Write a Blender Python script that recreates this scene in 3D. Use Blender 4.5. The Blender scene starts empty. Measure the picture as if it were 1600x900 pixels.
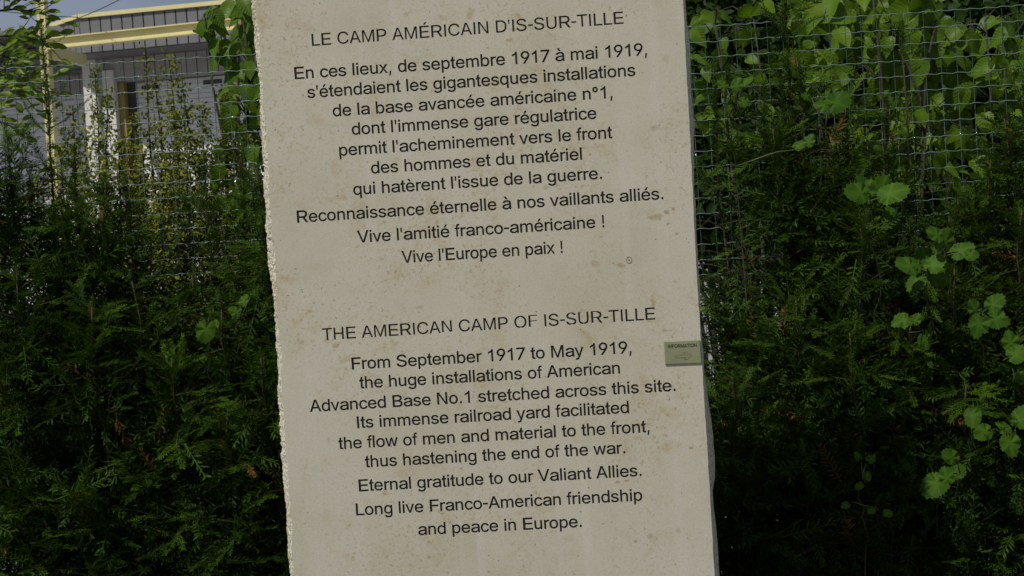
import bpy, bmesh, math, random
import numpy as np
from mathutils import Vector, Matrix
from mathutils.geometry import delaunay_2d_cdt

S = bpy.context.scene
COL = S.collection
R = math.radians
PI = math.pi

# ------------------------------------------------------------------ camera
CAM = Vector((0.0, -2.97, 1.5))
FPX = 2198.0                                   # focal length in pixels of a 1600 px wide frame
PITCH, ROLL = R(-2.1), R(-3.62)
cam = bpy.data.cameras.new('camera')
cam.sensor_width = 36.0
cam.lens = 36.0 * FPX / 1600.0
cam.clip_start = 0.05
cam.clip_end = 2000
cam.dof.use_dof = True
cam.dof.focus_distance = 3.15
cam.dof.aperture_fstop = 18.0
camo = bpy.data.objects.new('camera', cam)
CROT = Matrix.Rotation(R(90) + PITCH, 3, 'X') @ Matrix.Rotation(ROLL, 3, 'Z')
camo.matrix_world = Matrix.Translation(CAM) @ CROT.to_4x4()
COL.objects.link(camo)
S.camera = camo

# ------------------------------------------------------------------ sky and sun
SUN_DIR = Vector((-0.43, -0.50, 0.86)).normalized()      # towards the sun
elev = math.asin(SUN_DIR.z)
azim = math.atan2(SUN_DIR.x, SUN_DIR.y)
W = bpy.data.worlds.new('World')
S.world = W
W.use_nodes = True
nt = W.node_tree
bg = nt.nodes['Background']
sky = nt.nodes.new('ShaderNodeTexSky')
sky.sky_type = 'NISHITA'
sky.sun_disc = False
sky.sun_elevation = elev
sky.sun_rotation = azim
sky.altitude = 300
sky.dust_density = 2.0
tc = nt.nodes.new('ShaderNodeTexCoord')
cn = nt.nodes.new('ShaderNodeTexNoise')
cn.inputs['Scale'].default_value = 3.0
cn.inputs['Detail'].default_value = 7.0
cr = nt.nodes.new('ShaderNodeValToRGB')
cr.color_ramp.elements[0].position = 0.42
cr.color_ramp.elements[1].position = 0.66
mixs = nt.nodes.new('ShaderNodeMix')
mixs.data_type = 'RGBA'
mixs.inputs[7].default_value = (4.4, 5.2, 6.7, 1)          # cloud, in the sky's own units
nt.links.new(tc.outputs['Generated'], cn.inputs['Vector'])
nt.links.new(cn.outputs['Fac'], cr.inputs['Fac'])
nt.links.new(cr.outputs['Color'], mixs.inputs[0])
nt.links.new(sky.outputs['Color'], mixs.inputs[6])
nt.links.new(mixs.outputs[2], bg.inputs['Color'])
bg.inputs['Strength'].default_value = 0.052
sun = bpy.data.lights.new('sun', 'SUN')
sun.energy = 3.6
sun.angle = R(0.53)
sun.color = (1.0, 0.95, 0.86)
suno = bpy.data.objects.new('sun', sun)
suno.rotation_euler = SUN_DIR.to_track_quat('Z', 'Y').to_euler()
suno.location = (-4, -4, 8)
COL.objects.link(suno)
S.view_settings.view_transform = 'Standard'
S.view_settings.look = 'None'
S.view_settings.gamma = 1
S.view_settings.exposure = 0.0

# ------------------------------------------------------------------ helpers
def ray(px, py):
    return CROT @ Vector(((px - 800) / FPX, (450 - py) / FPX, -1.0))

def at(px, py, y):
    d = ray(px, py)
    return CAM + d * ((y - CAM.y) / d.y)

def on_plane(px, py, P, n):
    d = ray(px, py)
    return CAM + d * ((P - CAM).dot(n) / d.dot(n))

def tag(o, label=None, cat=None, group=None, kind=None):
    if label: o['label'] = label
    if cat: o['category'] = cat
    if group: o['group'] = group
    if kind: o['kind'] = kind
    return o

def empty(name, loc, label, cat, group=None):
    o = bpy.data.objects.new(name, None)
    o.location = loc
    o.empty_display_size = 0.1
    COL.objects.link(o)
    return tag(o, label, cat, group)

def link(name, me, parent=None, loc=None):
    """link a mesh whose vertices are in world space; parented objects keep their place"""
    o = bpy.data.objects.new(name, me)
    COL.objects.link(o)
    if parent is not None:
        o.parent = parent
        if loc is None:
            o.matrix_parent_inverse = parent_inv(parent)
    if loc is not None:
        o.location = loc
    return o

def world_of(o):
    m = Matrix.LocRotScale(o.location, o.rotation_euler, o.scale)
    if o.parent is not None:
        m = world_of(o.parent) @ o.matrix_parent_inverse @ m
    return m

def parent_inv(p):
    return world_of(p).inverted()

def mesh_np(name, verts, faces, mat, tint=None, smooth=False):
    """verts Nx3 array, faces Mxk array (k 3 or 4), optional per vertex tint"""
    verts = np.asarray(verts, dtype=np.float32)
    faces = np.asarray(faces, dtype=np.int32)
    me = bpy.data.meshes.new(name)
    me.vertices.add(len(verts))
    me.vertices.foreach_set('co', verts.ravel())
    k = faces.shape[1]
    me.loops.add(faces.size)
    me.loops.foreach_set('vertex_index', faces.ravel())
    me.polygons.add(len(faces))
    me.polygons.foreach_set('loop_start', np.arange(0, faces.size, k, dtype=np.int32))
    if smooth:
        me.polygons.foreach_set('use_smooth', np.ones(len(faces), dtype=bool))
    if tint is not None:
        a = me.attributes.new('tint', 'FLOAT', 'POINT')
        a.data.foreach_set('value', np.asarray(tint, dtype=np.float32))
    me.update(calc_edges=True)
    me.materials.append(mat)
    return me

class MB:
    """collects simple solids, builds them as one mesh"""
    def __init__(s): s.v = []; s.f = []; s.m = []
    def add(s, vs, fs, mi=0):
        b = len(s.v)
        s.v += [tuple(v) for v in vs]
        s.f += [tuple(b + i for i in f) for f in fs]
        s.m += [mi] * len(fs)
    def hexa(s, a, mi=0):
        s.add(a, [(0, 3, 2, 1), (4, 5, 6, 7), (0, 1, 5, 4), (1, 2, 6, 5), (2, 3, 7, 6), (3, 0, 4, 7)], mi)
    def box(s, o, u, v, w, mi=0):
        o, u, v, w = Vector(o), Vector(u), Vector(v), Vector(w)
        s.hexa([o, o + u, o + u + v, o + v, o + w, o + u + w, o + u + v + w, o + v + w], mi)
    def tube(s, pts, rad, n=6, mi=0, cap=True):
        pts = [Vector(p) for p in pts]
        if not hasattr(rad, '__len__'): rad = [rad] * len(pts)
        ring = []
        for i, p in enumerate(pts):
            t = (pts[min(i + 1, len(pts) - 1)] - pts[max(i - 1, 0)])
            t = t.normalized() if t.length > 1e-9 else Vector((0, 0, 1))
            a = t.cross(Vector((0.31, 0.95, 0.05)))
            if a.length < 1e-3: a = t.cross(Vector((1, 0, 0)))
            a.normalize(); b = t.cross(a)
            ring.append([p + (a * math.cos(2 * PI * k / n) + b * math.sin(2 * PI * k / n)) * rad[i] for k in range(n)])
        base = len(s.v)
        for r in ring: s.v += [tuple(q) for q in r]
        for i in range(len(ring) - 1):
            for k in range(n):
                k2 = (k + 1) % n
                s.f.append((base + i * n + k, base + i * n + k2, base + (i + 1) * n + k2, base + (i + 1) * n + k))
                s.m.append(mi)
        if cap:
            s.f.append(tuple(base + k for k in range(n))[::-1]); s.m.append(mi)
            s.f.append(tuple(base + (len(ring) - 1) * n + k for k in range(n))); s.m.append(mi)
    def mesh(s, name, mats, smooth=False):
        me = bpy.data.meshes.new(name)
        me.from_pydata(s.v, [], s.f)
        if not isinstance(mats, (list, tuple)): mats = [mats]
        for m in mats: me.materials.append(m)
        me.polygons.foreach_set('material_index', s.m)
        if smooth: me.polygons.foreach_set('use_smooth', [True] * len(s.f))
        me.update()
        return me
    def build(s, name, mats, parent=None, smooth=False):
        return link(name, s.mesh(name, mats, smooth), parent)

# ------------------------------------------------------------------ materials
def new_mat(name):
    m = bpy.data.materials.new(name)
    m.use_nodes = True
    t = m.node_tree
    return m, t, t.nodes['Principled BSDF'], t.nodes, t.links

def ramp(nodes, stops, interp='LINEAR'):
    r = nodes.new('ShaderNodeValToRGB')
    e = r.color_ramp.elements
    r.color_ramp.interpolation = interp
    while len(e) < len(stops): e.new(0.5)
    for k, (p, c) in enumerate(stops):
        e[k].position = p
        e[k].color = (c[0], c[1], c[2], 1) if hasattr(c, '__len__') else (c, c, c, 1)
    return r

def noise(nodes, links, scale, detail=3, rough=0.5, vec=None, dist=0.0):
    n = nodes.new('ShaderNodeTexNoise')
    n.inputs['Scale'].default_value = scale
    n.inputs['Detail'].default_value = detail
    n.inputs['Roughness'].default_value = rough
    n.inputs['Distortion'].default_value = dist
    if vec is not None: links.new(vec, n.inputs['Vector'])
    return n

def mix(nodes, links, fac, a, b, mode='MIX'):
    m = nodes.new('ShaderNodeMix')
    m.data_type = 'RGBA'
    m.blend_type = mode
    for sock, val in ((0, fac), (6, a), (7, b)):
        if isinstance(val, (int, float)): m.inputs[sock].default_value = val
        elif isinstance(val, tuple): m.inputs[sock].default_value = (val[0], val[1], val[2], 1)
        else: links.new(val, m.inputs[sock])
    return m.outputs[2]

def mth(nodes, links, op, a, b=None, c=None, clamp=False):
    m = nodes.new('ShaderNodeMath')
    m.operation = op
    m.use_clamp = clamp
    for k, v in enumerate((a, b, c)):
        if v is None: continue
        if isinstance(v, (int, float)): m.inputs[k].default_value = v
        else: links.new(v, m.inputs[k])
    return m.outputs[0]

def bump(nodes, links, h, strength, dist, bsdf):
    b = nodes.new('ShaderNodeBump')
    b.inputs['Strength'].default_value = strength
    b.inputs['Distance'].default_value = dist
    links.new(h, b.inputs['Height'])
    links.new(b.outputs['Normal'], bsdf.inputs['Normal'])

def painted(name, col, rough=0.5, var=0.15, scale=6.0, metal=0.0, bmp=0.0):
    m, t, p, N, L = new_mat(name)
    geo = N.new('ShaderNodeNewGeometry')
    n1 = noise(N, L, scale, 5, 0.6, geo.outputs['Position'])
    lo = tuple(c * (1 - var) for c in col); hi = tuple(min(1, c * (1 + var * 0.6)) for c in col)
    r = ramp(N, [(0.3, lo), (0.7, hi)])
    L.new(n1.outputs['Fac'], r.inputs['Fac'])
    L.new(r.outputs['Color'], p.inputs['Base Color'])
    p.inputs['Roughness'].default_value = rough
    p.inputs['Metallic'].default_value = metal
    if bmp:
        n2 = noise(N, L, scale * 12, 4, 0.6, geo.outputs['Position'])
        bump(N, L, n2.outputs['Fac'], bmp, 0.002, p)
    return m

def leaf_mat(name, dark, light, rough=0.45, trans=0.3, veins=0.0, spec=0.4, orand=0.35, brown=False):
    """colour runs from dark to light with the 'tint' stored on each leaf or needle"""
    m, t, p, N, L = new_mat(name)
    a = N.new('ShaderNodeAttribute'); a.attribute_name = 'tint'
    oi = N.new('ShaderNodeObjectInfo')
    geo = N.new('ShaderNodeNewGeometry')
    n1 = noise(N, L, 9.0, 3, 0.5, geo.outputs['Position'])
    f = mth(N, L, 'ADD', a.outputs['Fac'], mth(N, L, 'MULTIPLY', oi.outputs['Random'], orand))
    f = mth(N, L, 'ADD', f, mth(N, L, 'MULTIPLY', mth(N, L, 'SUBTRACT', n1.outputs['Fac'], 0.5), 0.5), clamp=True)
    r = ramp(N, [(0.0, dark), (0.55, tuple((x + y) / 2 for x, y in zip(dark, light))), (1.0, light)])
    if brown:
        e_ = r.color_ramp.elements
        e_[2].position = 0.9
        q_ = e_.new(1.0); q_.color = (0.13, 0.065, 0.02, 1)
    L.new(f, r.inputs['Fac'])
    lc = r.outputs['Color']
    if veins:
        # side veins run forwards from the midrib of every leaf
        to = N.new('ShaderNodeTexCoord'); sx = N.new('ShaderNodeSeparateXYZ')
        L.new(to.outputs['Object'], sx.inputs[0])
        vv = mth(N, L, 'SUBTRACT', sx.outputs[0], mth(N, L, 'MULTIPLY', mth(N, L, 'ABSOLUTE', sx.outputs[1]), 0.8))
        sv = mth(N, L, 'SINE', mth(N, L, 'MULTIPLY', vv, 46.0))
        vr = ramp(N, [(0.80, 0.0), (0.97, 1.0)])
        L.new(mth(N, L, 'MULTIPLY_ADD', sv, 0.5, 0.5), vr.inputs['Fac'])
        lc = mix(N, L, mth(N, L, 'MULTIPLY', vr.outputs['Color'], veins), lc, tuple(min(1, c * 1.5 + .01) for c in light))
        yl = noise(N, L, 5.0, 5, 0.7, geo.outputs['Position'])
        yr = ramp(N, [(0.60, 0.0), (0.72, 0.45)])
        L.new(yl.outputs['Fac'], yr.inputs['Fac'])
        lc = mix(N, L, yr.outputs['Color'], lc, (0.20, 0.20, 0.02))
        bump(N, L, vr.outputs['Color'], 0.5, 0.002, p)
    L.new(lc, p.inputs['Base Color'])
    p.inputs['Roughness'].default_value = rough
    p.inputs['Specular IOR Level'].default_value = spec
    tr = N.new('ShaderNodeBsdfTranslucent')
    tcol = mix(N, L, 0.5, r.outputs['Color'], (light[0] * 1.4, light[1] * 1.5, light[2] * 0.6))
    L.new(tcol, tr.inputs['Color'])
    ms = N.new('ShaderNodeMixShader')
    ms.inputs[0].default_value = trans
    L.new(p.outputs[0], ms.inputs[1]); L.new(tr.outputs[0], ms.inputs[2])
    out = N['Material Output']
    L.new(ms.outputs[0], out.inputs['Surface'])
    return m

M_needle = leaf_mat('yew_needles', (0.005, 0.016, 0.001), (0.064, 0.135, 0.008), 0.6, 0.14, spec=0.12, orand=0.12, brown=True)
M_olive = leaf_mat('olive_leaves', (0.055, 0.078, 0.010), (0.23, 0.25, 0.045), 0.6, 0.25, spec=0.1)
M_lilac = leaf_mat('lilac_leaves', (0.020, 0.056, 0.002), (0.110, 0.200, 0.008), 0.45, 0.36, veins=0.4, spec=0.22, orand=0.5)
M_tree = leaf_mat('tree_leaves', (0.026, 0.058, 0.003), (0.16, 0.24, 0.012), 0.42, 0.3, veins=0.25, spec=0.25)
M_vine = leaf_mat('lobed_leaves', (0.012, 0.044, 0.003), (0.066, 0.140, 0.012), 0.6, 0.2, spec=0.1)
M_laurel = leaf_mat('laurel_leaves', (0.004, 0.014, 0.001), (0.026, 0.058, 0.004), 0.55, 0.2, spec=0.12)
M_bark = painted('reddish_bark', (0.050, 0.030, 0.018), 0.85, 0.35, 40, bmp=0.5)
M_twig = painted('green_twig', (0.05, 0.06, 0.02), 0.7, 0.2, 20)
M_grbark = painted('grey_bark', (0.036, 0.032, 0.022), 0.9, 0.3, 40, bmp=0.5)

# letter outlines in units of 1/1000 em, ready to be stretched to the carved letter shapes
GLYPH_DATA = "!67,160 63,509 132,509 128,160|89,-4 73,3 60,16 53,32 53,50 60,66 73,79 89,86 107,86 123,79 136,66 143,50 143,32 136,16 123,3 107,-4;'78,318 70,509 136,509 128,318;,38,-119 68,71 137,71 84,-119;-337,244 337,188 114,188 114,244;.86,-4 70,3 57,16 50,32 50,50 57,66 70,79 86,86 104,86 121,79 134,66 140,50 140,32 134,16 121,3 104,-4;176,0 76,55 391,55 391,0|276,509 276,0 212,0 212,448 209,448 86,358 86,427 198,509;797,0 323,448 323,452 62,452 62,509 391,509 391,449 165,0;9249,514 291,503 328,482 356,452 377,414 388,371 388,328 380,290 363,248 315,168 200,0 130,0 301,248 307,248 281,215 248,199 218,195 175,199 137,214 106,237 83,269 68,307 64,352 69,397 85,436 110,469 143,494 182,510 203,514|212,459 186,452 163,438 145,419 133,395 126,367 126,336 133,308 145,284 163,265 186,251 212,244 240,244 267,251 289,265 307,284 320,308 327,335 327,366 320,394 307,419 290,438 267,452 241,459;A16,0 201,509 276,509 463,0 395,0 232,478 245,478 191,302 85,0|110,142 110,199 370,199 370,142;B60,0 60,509 266,508 310,499 345,481 371,456 388,426 397,392 397,358 392,331 373,301 347,280 315,267 315,262 339,257 363,245 385,227 402,203 414,173 418,136 413,100 400,67 377,39 344,18 301,4 247,0|125,57 272,58 296,63 315,70 330,80 341,92 349,105 354,120 355,149 348,173 335,194 317,211 293,224 264,230 125,231|125,285 252,286 288,296 316,317 329,337 335,359 334,388 330,403 313,429 299,439 283,446 263,450 125,452;C235,-5 205,1 177,11 150,25 126,42 104,63 86,88 70,115 57,146 48,179 42,215 40,254 42,293 48,329 57,362 70,393 86,421 104,445 126,466 150,484 177,498 205,508 235,514 286,515 340,504 388,481 415,460 438,433 456,402 469,367 473,348 408,348 395,384 366,421 327,445 280,455 245,454 203,443 184,432 166,419 150,403 125,364 116,340 105,285 105,223 116,168 137,123 151,105 166,89 203,66 245,54 292,55 337,69 375,96 395,125 408,160 473,160 463,124 448,91 428,62 388,28 341,5 286,-6;D96,0 96,57 244,58 272,63 296,70 318,81 337,94 354,110 368,128 379,149 394,198 399,255 394,312 379,361 368,381 354,399 338,415 320,428 299,438 275,446 221,452 93,452 93,509 261,507 294,501 325,492 353,478 377,461 399,441 418,418 433,391 446,361 455,329 460,293 462,255 460,217 455,181 446,149 433,119 417,92 398,68 376,48 351,31 322,17 291,8 256,2|125,509 125,0 60,0 60,509;E60,0 60,509 372,509 372,452 125,452 125,286 355,286 355,229 125,229 125,57 375,57 375,0;F60,0 60,509 369,509 369,452 125,452 125,278 346,278 346,221 125,221 125,0;H60,0 60,509 125,509 125,289 392,289 392,509 457,509 457,0 392,0 392,232 125,232 125,0;I31,0 31,57 118,57 118,452 31,452 31,509 269,509 269,452 183,452 183,57 269,57 269,0;L60,0 60,509 125,509 125,57 361,57 361,0;M60,0 60,509 152,509 322,49 307,49 352,187 476,509 568,509 568,0 504,0 507,457 513,457 456,291 342,0 286,0 112,457 119,457 122,291 122,0;N60,0 60,509 136,509 414,55 405,54 399,195 399,509 463,509 463,0 387,0 108,452 119,454 125,291 125,0;O267,-7 235,-5 205,1 177,11 150,25 126,42 105,63 86,88 70,115 57,146 48,179 42,215 40,254 42,293 48,329 57,362 70,393 86,421 105,445 126,466 150,484 177,498 205,508 235,514 267,516 299,514 329,508 357,498 384,484 408,466 429,445 448,421 464,393 477,362 486,329 491,293 493,254 491,215 486,179 477,146 464,115 448,88 429,63 408,42 384,25 357,11 329,1 299,-5|289,54 330,66 367,89 383,105 408,144 418,168 429,223 429,286 418,341 408,365 383,404 367,420 330,443 289,454 245,454 203,443 167,420 151,404 125,364 116,340 105,285 105,223 116,168 125,144 151,105 167,89 203,66 245,54;P60,0 60,509 263,507 312,497 350,476 379,447 398,411 407,370 407,325 398,284 379,248 350,219 332,207 312,198 263,187 109,186 109,242 252,243 284,250 308,264 327,282 338,306 344,348 338,389 326,413 308,431 284,444 251,451 125,452 125,0;R60,0 60,509 264,507 313,497 351,478 380,450 399,415 408,374 408,330 399,290 380,255 351,228 312,209 264,199 96,198 96,255 252,256 284,262 309,273 327,290 339,312 345,352 339,393 327,415 309,433 284,445 252,451 125,452 125,0|353,0 230,229 303,229 428,0;S197,-8 149,1 108,19 76,45 54,77 41,115 38,137 104,137 110,110 123,88 142,71 180,55 224,49 272,55 299,66 321,82 336,102 345,126 345,151 338,171 316,193 259,218 154,249 128,260 105,274 86,289 71,307 60,326 54,348 52,372 58,413 75,448 102,476 138,498 180,511 227,516 275,511 316,498 351,476 377,449 394,415 401,378 337,378 334,396 326,412 316,426 302,437 267,453 225,459 180,452 145,435 129,418 118,398 115,376 119,352 131,334 158,313 212,293 324,258 369,229 395,198 405,171 408,139 403,99 386,64 360,34 323,11 278,-4 252,-8;T32,452 32,509 417,509 417,452 257,452 257,0 193,0 193,452;U230,-7 203,-2 177,5 154,15 133,28 114,43 98,60 85,80 74,101 66,124 62,148 60,509 124,509 125,160 133,128 150,99 173,77 203,61 239,53 279,53 315,61 345,77 368,99 384,128 392,160 393,509 457,509 456,148 451,124 443,101 433,80 419,60 403,43 384,28 363,15 340,5 315,-2 288,-7;V204,0 16,509 84,509 248,31 235,31 290,206 395,509 463,509 278,0;a126,-5 94,5 68,22 48,45 35,73 30,108 34,138 43,161 67,187 112,207 259,232 273,243 275,268 267,297 248,317 220,329 183,330 149,322 118,301 100,274 41,291 57,322 79,346 118,370 163,382 227,382 263,372 296,353 315,333 329,306 336,272 337,0 277,0 277,52 272,52 244,18 215,1 176,-8|202,49 228,59 248,74 263,93 275,126 276,190 125,155 103,139 95,124 92,95 102,72 121,56 159,46;b213,-7 184,-1 153,17 118,59 112,59 112,0 53,0 53,509 114,509 114,319 118,319 144,353 171,373 197,381 229,384 274,378 294,371 313,361 345,332 370,293 385,245 390,189 385,133 370,84 346,45 313,16 294,5 274,-2 252,-7|237,48 267,57 291,76 309,101 321,133 327,170 325,227 316,261 301,290 280,311 253,325 220,330 188,325 161,312 140,291 125,263 116,229 113,169 120,132 132,100 150,75 174,57 204,48;c182,-7 159,-2 137,6 117,16 98,30 82,46 56,85 40,133 34,187 40,243 56,291 82,330 98,346 117,360 137,371 159,378 182,383 234,383 284,368 324,341 347,312 362,277 303,262 281,301 250,322 207,330 173,325 145,310 124,287 108,258 99,224 97,169 103,134 115,102 134,76 158,57 189,48 234,49 271,66 299,102 304,117 363,102 348,67 316,29 273,4 221,-8;d172,-7 151,-2 130,5 111,16 79,45 55,84 39,133 34,189 39,245 55,293 79,332 112,361 131,371 151,378 196,384 228,381 253,373 287,346 306,319 311,319 311,509 372,509 372,0 313,0 313,59 307,59 280,24 252,4 227,-5 212,-7|221,48 250,57 274,75 293,100 305,132 311,169 309,229 300,263 284,291 263,312 237,325 205,330 172,325 145,311 124,290 108,261 99,227 97,170 103,133 115,101 134,76 158,57 188,48;e185,-7 161,-2 138,6 117,16 98,30 82,46 68,64 46,108 35,159 35,215 46,267 67,311 81,329 97,346 115,359 135,370 157,378 180,383 221,384 266,374 294,361 319,341 341,315 357,282 368,242 371,169 75,169 75,221 338,221 310,202 307,237 298,269 283,294 263,314 237,326 205,330 173,326 146,313 125,294 109,270 99,241 96,211 97,157 104,122 118,92 139,70 165,55 195,47 244,50 278,66 297,88 306,105 365,91 353,63 335,39 311,19 283,4 249,-5 231,-7;f228,379 228,327 6,327 6,379|81,0 82,447 89,474 104,496 124,513 161,527 243,521 227,468 195,474 171,470 154,460 145,443 142,419 142,0;g168,-148 119,-134 82,-110 57,-80 51,-69 101,-41 128,-72 154,-88 192,-97 229,-96 249,-92 267,-85 282,-75 295,-62 304,-47 310,-28 311,68 306,68 280,34 252,16 227,8 195,5 152,10 113,27 80,53 55,90 46,112 35,163 35,220 46,271 66,314 95,347 131,371 152,378 196,384 228,382 253,373 281,353 308,319 313,319 313,379 372,379 371,-32 367,-54 360,-73 338,-104 308,-127 271,-142 229,-150|222,60 251,68 275,84 293,107 305,137 312,172 309,231 300,264 285,291 264,312 237,325 205,330 172,325 145,312 124,290 109,262 99,229 97,173 103,138 116,108 134,85 158,68 188,60;h114,0 53,0 53,509 114,509 114,287 102,287 112,312 124,332 137,349 152,362 187,379 227,384 264,380 295,369 321,349 341,321 353,285 357,240 357,0 296,0 295,256 290,275 283,291 273,304 260,315 246,323 229,328 197,328 172,322 150,311 133,293 121,271 114,243;i53,0 53,379 114,379 114,0|67,446 48,461 42,475 44,499 60,517 84,524 107,517 123,499 126,475 119,461 100,446 92,444;l119,-1 101,3 86,10 74,20 65,33 58,47 53,84 53,509 114,509 115,77 120,62 130,54 170,54 181,3 145,-2;m53,0 53,379 112,379 112,295 108,295 125,335 151,363 183,380 219,386 239,385 257,380 273,372 287,361 309,331 321,295 312,295 322,321 337,343 368,369 407,383 453,385 483,378 510,364 532,342 548,313 556,276 557,0 496,0 494,273 490,289 483,302 473,313 447,326 419,330 384,324 358,307 341,280 335,247 335,0 274,0 273,275 262,301 242,320 215,329 178,328 148,314 126,289 117,266 114,238 114,0;n114,0 53,0 53,379 112,379 112,287 102,287 112,312 124,332 137,349 152,362 187,379 227,384 264,380 295,369 321,349 341,321 353,285 357,240 357,0 296,0 295,256 290,275 283,291 273,304 260,315 246,323 229,328 197,328 172,322 150,311 133,293 121,271 114,243;o182,-7 159,-2 137,6 117,16 98,30 82,46 56,85 40,133 34,187 40,243 56,291 82,330 98,346 117,360 137,371 159,378 182,383 233,383 256,378 278,371 299,360 317,346 333,330 359,291 376,243 381,187 376,133 359,85 333,46 317,30 299,16 278,6 256,-2 233,-7|226,48 257,57 282,76 300,102 312,134 319,187 312,242 300,274 282,300 257,319 226,329 189,329 158,319 134,300 115,274 103,242 97,206 99,151 108,117 124,89 145,66 173,51 189,48;p53,-143 53,379 112,379 112,319 118,319 144,353 171,373 197,381 229,384 274,378 294,371 313,361 345,332 370,293 385,245 390,189 385,133 370,84 346,45 313,16 294,5 274,-2 229,-8 198,-5 173,4 145,24 118,59 114,59 114,-143|237,48 267,57 291,76 309,101 321,133 327,170 325,227 316,261 301,290 280,311 253,325 220,330 188,325 161,312 140,291 125,263 116,229 113,169 120,132 132,100 150,75 174,57 204,48;q372,-143 311,-143 311,59 306,59 280,24 252,4 227,-5 195,-8 151,-2 130,5 111,16 79,45 55,84 39,133 34,189 39,245 55,293 79,332 112,361 131,371 151,378 196,384 228,381 253,373 287,346 307,319 313,319 313,379 372,379|221,48 250,57 274,75 293,100 305,132 311,169 309,229 300,263 284,291 263,312 237,325 205,330 172,325 145,311 124,290 108,261 99,227 97,170 103,133 115,101 134,76 158,57 188,48;r53,0 53,379 112,379 112,321 115,321 130,347 152,367 181,380 243,384 243,322 194,325 159,315 132,293 121,273 114,250 114,0;s145,-5 112,3 84,18 62,38 45,63 36,94 94,107 105,79 124,60 150,49 181,45 217,50 244,62 262,81 268,103 265,121 254,136 237,147 125,177 87,196 72,208 61,222 53,237 48,255 48,290 57,319 75,343 100,363 131,377 167,384 223,381 254,372 279,358 299,339 319,303 324,290 268,277 251,307 232,323 205,331 171,332 143,324 121,308 110,289 110,267 117,250 133,237 172,223 254,202 292,183 306,171 317,158 325,142 330,125 330,90 321,61 302,35 276,15 242,0 203,-7;t204,379 204,327 6,327 6,379|65,471 126,471 127,86 132,68 142,56 159,51 202,54 213,2 168,-4 145,-3 125,2 107,10 92,21 80,35 72,52 67,71 65,93;u164,-4 130,4 101,20 78,44 62,76 54,116 53,379 114,379 115,123 119,105 127,89 137,75 150,64 164,56 181,52 213,51 238,57 259,69 276,86 289,109 295,137 296,379 357,379 357,0 298,0 298,92 307,92 297,67 286,47 272,30 257,17 222,0 203,-4;v163,0 17,379 84,379 206,21 184,21 224,155 305,379 371,379 226,0;w138,0 23,379 87,379 175,41 165,41 206,214 252,379 316,379 402,41 391,41 434,214 480,379 545,379 429,0 368,0 277,338 291,338 248,172 199,0;x21,0 171,218 171,171 29,379 100,379 207,206 175,206 233,306 282,379 352,379 209,169 209,214 358,0 287,0 173,182 205,182 148,85 91,0;y47,-139 61,-86 104,-89 124,-80 141,-58 163,-1 17,379 84,379 206,21 184,21 224,155 305,379 371,379 191,-85 168,-116 139,-136 104,-145;°143,284 114,292 88,307 67,327 52,353 44,382 44,413 52,442 67,468 88,489 114,504 143,512 174,512 202,504 228,489 249,468 264,442 272,413 272,382 264,353 249,327 228,307 202,292 174,284|175,336 203,353 217,373 222,397 217,422 197,448 175,459 150,461 126,453 103,430 95,406 97,381 113,353 134,339 150,335;É60,0 60,509 372,509 372,452 125,452 125,286 355,286 355,229 125,229 125,57 375,57 375,0|191,558 239,659 307,659 241,558;à126,-5 94,5 68,22 48,45 35,73 30,108 34,138 43,161 67,187 112,207 259,232 273,243 275,268 267,297 248,317 220,329 183,330 149,322 118,301 100,274 41,291 57,322 79,346 118,370 163,382 227,382 263,372 296,353 315,333 329,306 336,272 337,0 277,0 277,52 272,52 244,18 215,1 176,-8|202,49 228,59 248,74 263,93 275,126 276,190 125,155 103,139 95,124 92,95 102,72 121,56 159,46|165,429 99,529 168,529 215,429;è185,-7 161,-2 138,6 117,16 98,30 82,46 68,64 46,108 35,159 35,215 46,267 67,311 81,329 97,346 115,359 135,370 157,378 180,383 221,384 266,374 294,361 319,341 341,315 357,282 368,242 371,169 75,169 75,221 338,221 310,202 307,237 298,269 283,294 263,314 237,326 205,330 173,326 146,313 125,294 109,270 99,241 96,211 97,157 104,122 118,92 139,70 165,55 195,47 244,50 278,66 297,88 306,105 365,91 353,63 335,39 311,19 283,4 249,-5 231,-7|180,429 114,529 182,529 230,429;é185,-7 161,-2 138,6 117,16 98,30 82,46 68,64 46,108 35,159 35,215 46,267 67,311 81,329 97,346 115,359 135,370 157,378 180,383 221,384 266,374 294,361 319,341 341,315 357,282 368,242 371,169 75,169 75,221 338,221 310,202 307,237 298,269 283,294 263,314 237,326 205,330 173,326 146,313 125,294 109,270 99,241 96,211 97,157 104,122 118,92 139,70 165,55 195,47 244,50 278,66 297,88 306,105 365,91 353,63 335,39 311,19 283,4 249,-5 231,-7|177,429 225,529 293,529 227,429"

# ------------------------------------------------------------------ the ground
def ground_mat():
    m, t, p, N, L = new_mat('ground_pale_gravel')
    geo = N.new('ShaderNodeNewGeometry')
    a = noise(N, L, 0.35, 5, 0.6, geo.outputs['Position'])
    b = noise(N, L, 60.0, 3, 0.7, geo.outputs['Position'])
    v = N.new('ShaderNodeTexVoronoi'); v.inputs['Scale'].default_value = 45
    L.new(geo.outputs['Position'], v.inputs['Vector'])
    r1 = ramp(N, [(0.3, (0.27, 0.265, 0.26)), (0.7, (0.36, 0.355, 0.35))])
    L.new(a.outputs['Fac'], r1.inputs['Fac'])
    r2 = ramp(N, [(0.25, 0.6), (0.7, 1.0)])
    L.new(b.outputs['Fac'], r2.inputs['Fac'])
    c = mix(N, L, 1.0, r1.outputs['Color'], r2.outputs['Color'], 'MULTIPLY')
    L.new(c, p.inputs['Base Color'])
    p.inputs['Roughness'].default_value = 0.9
    bump(N, L, v.outputs['Distance'], 0.6, 0.01, p)
    return m
M_ground = ground_mat()
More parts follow.
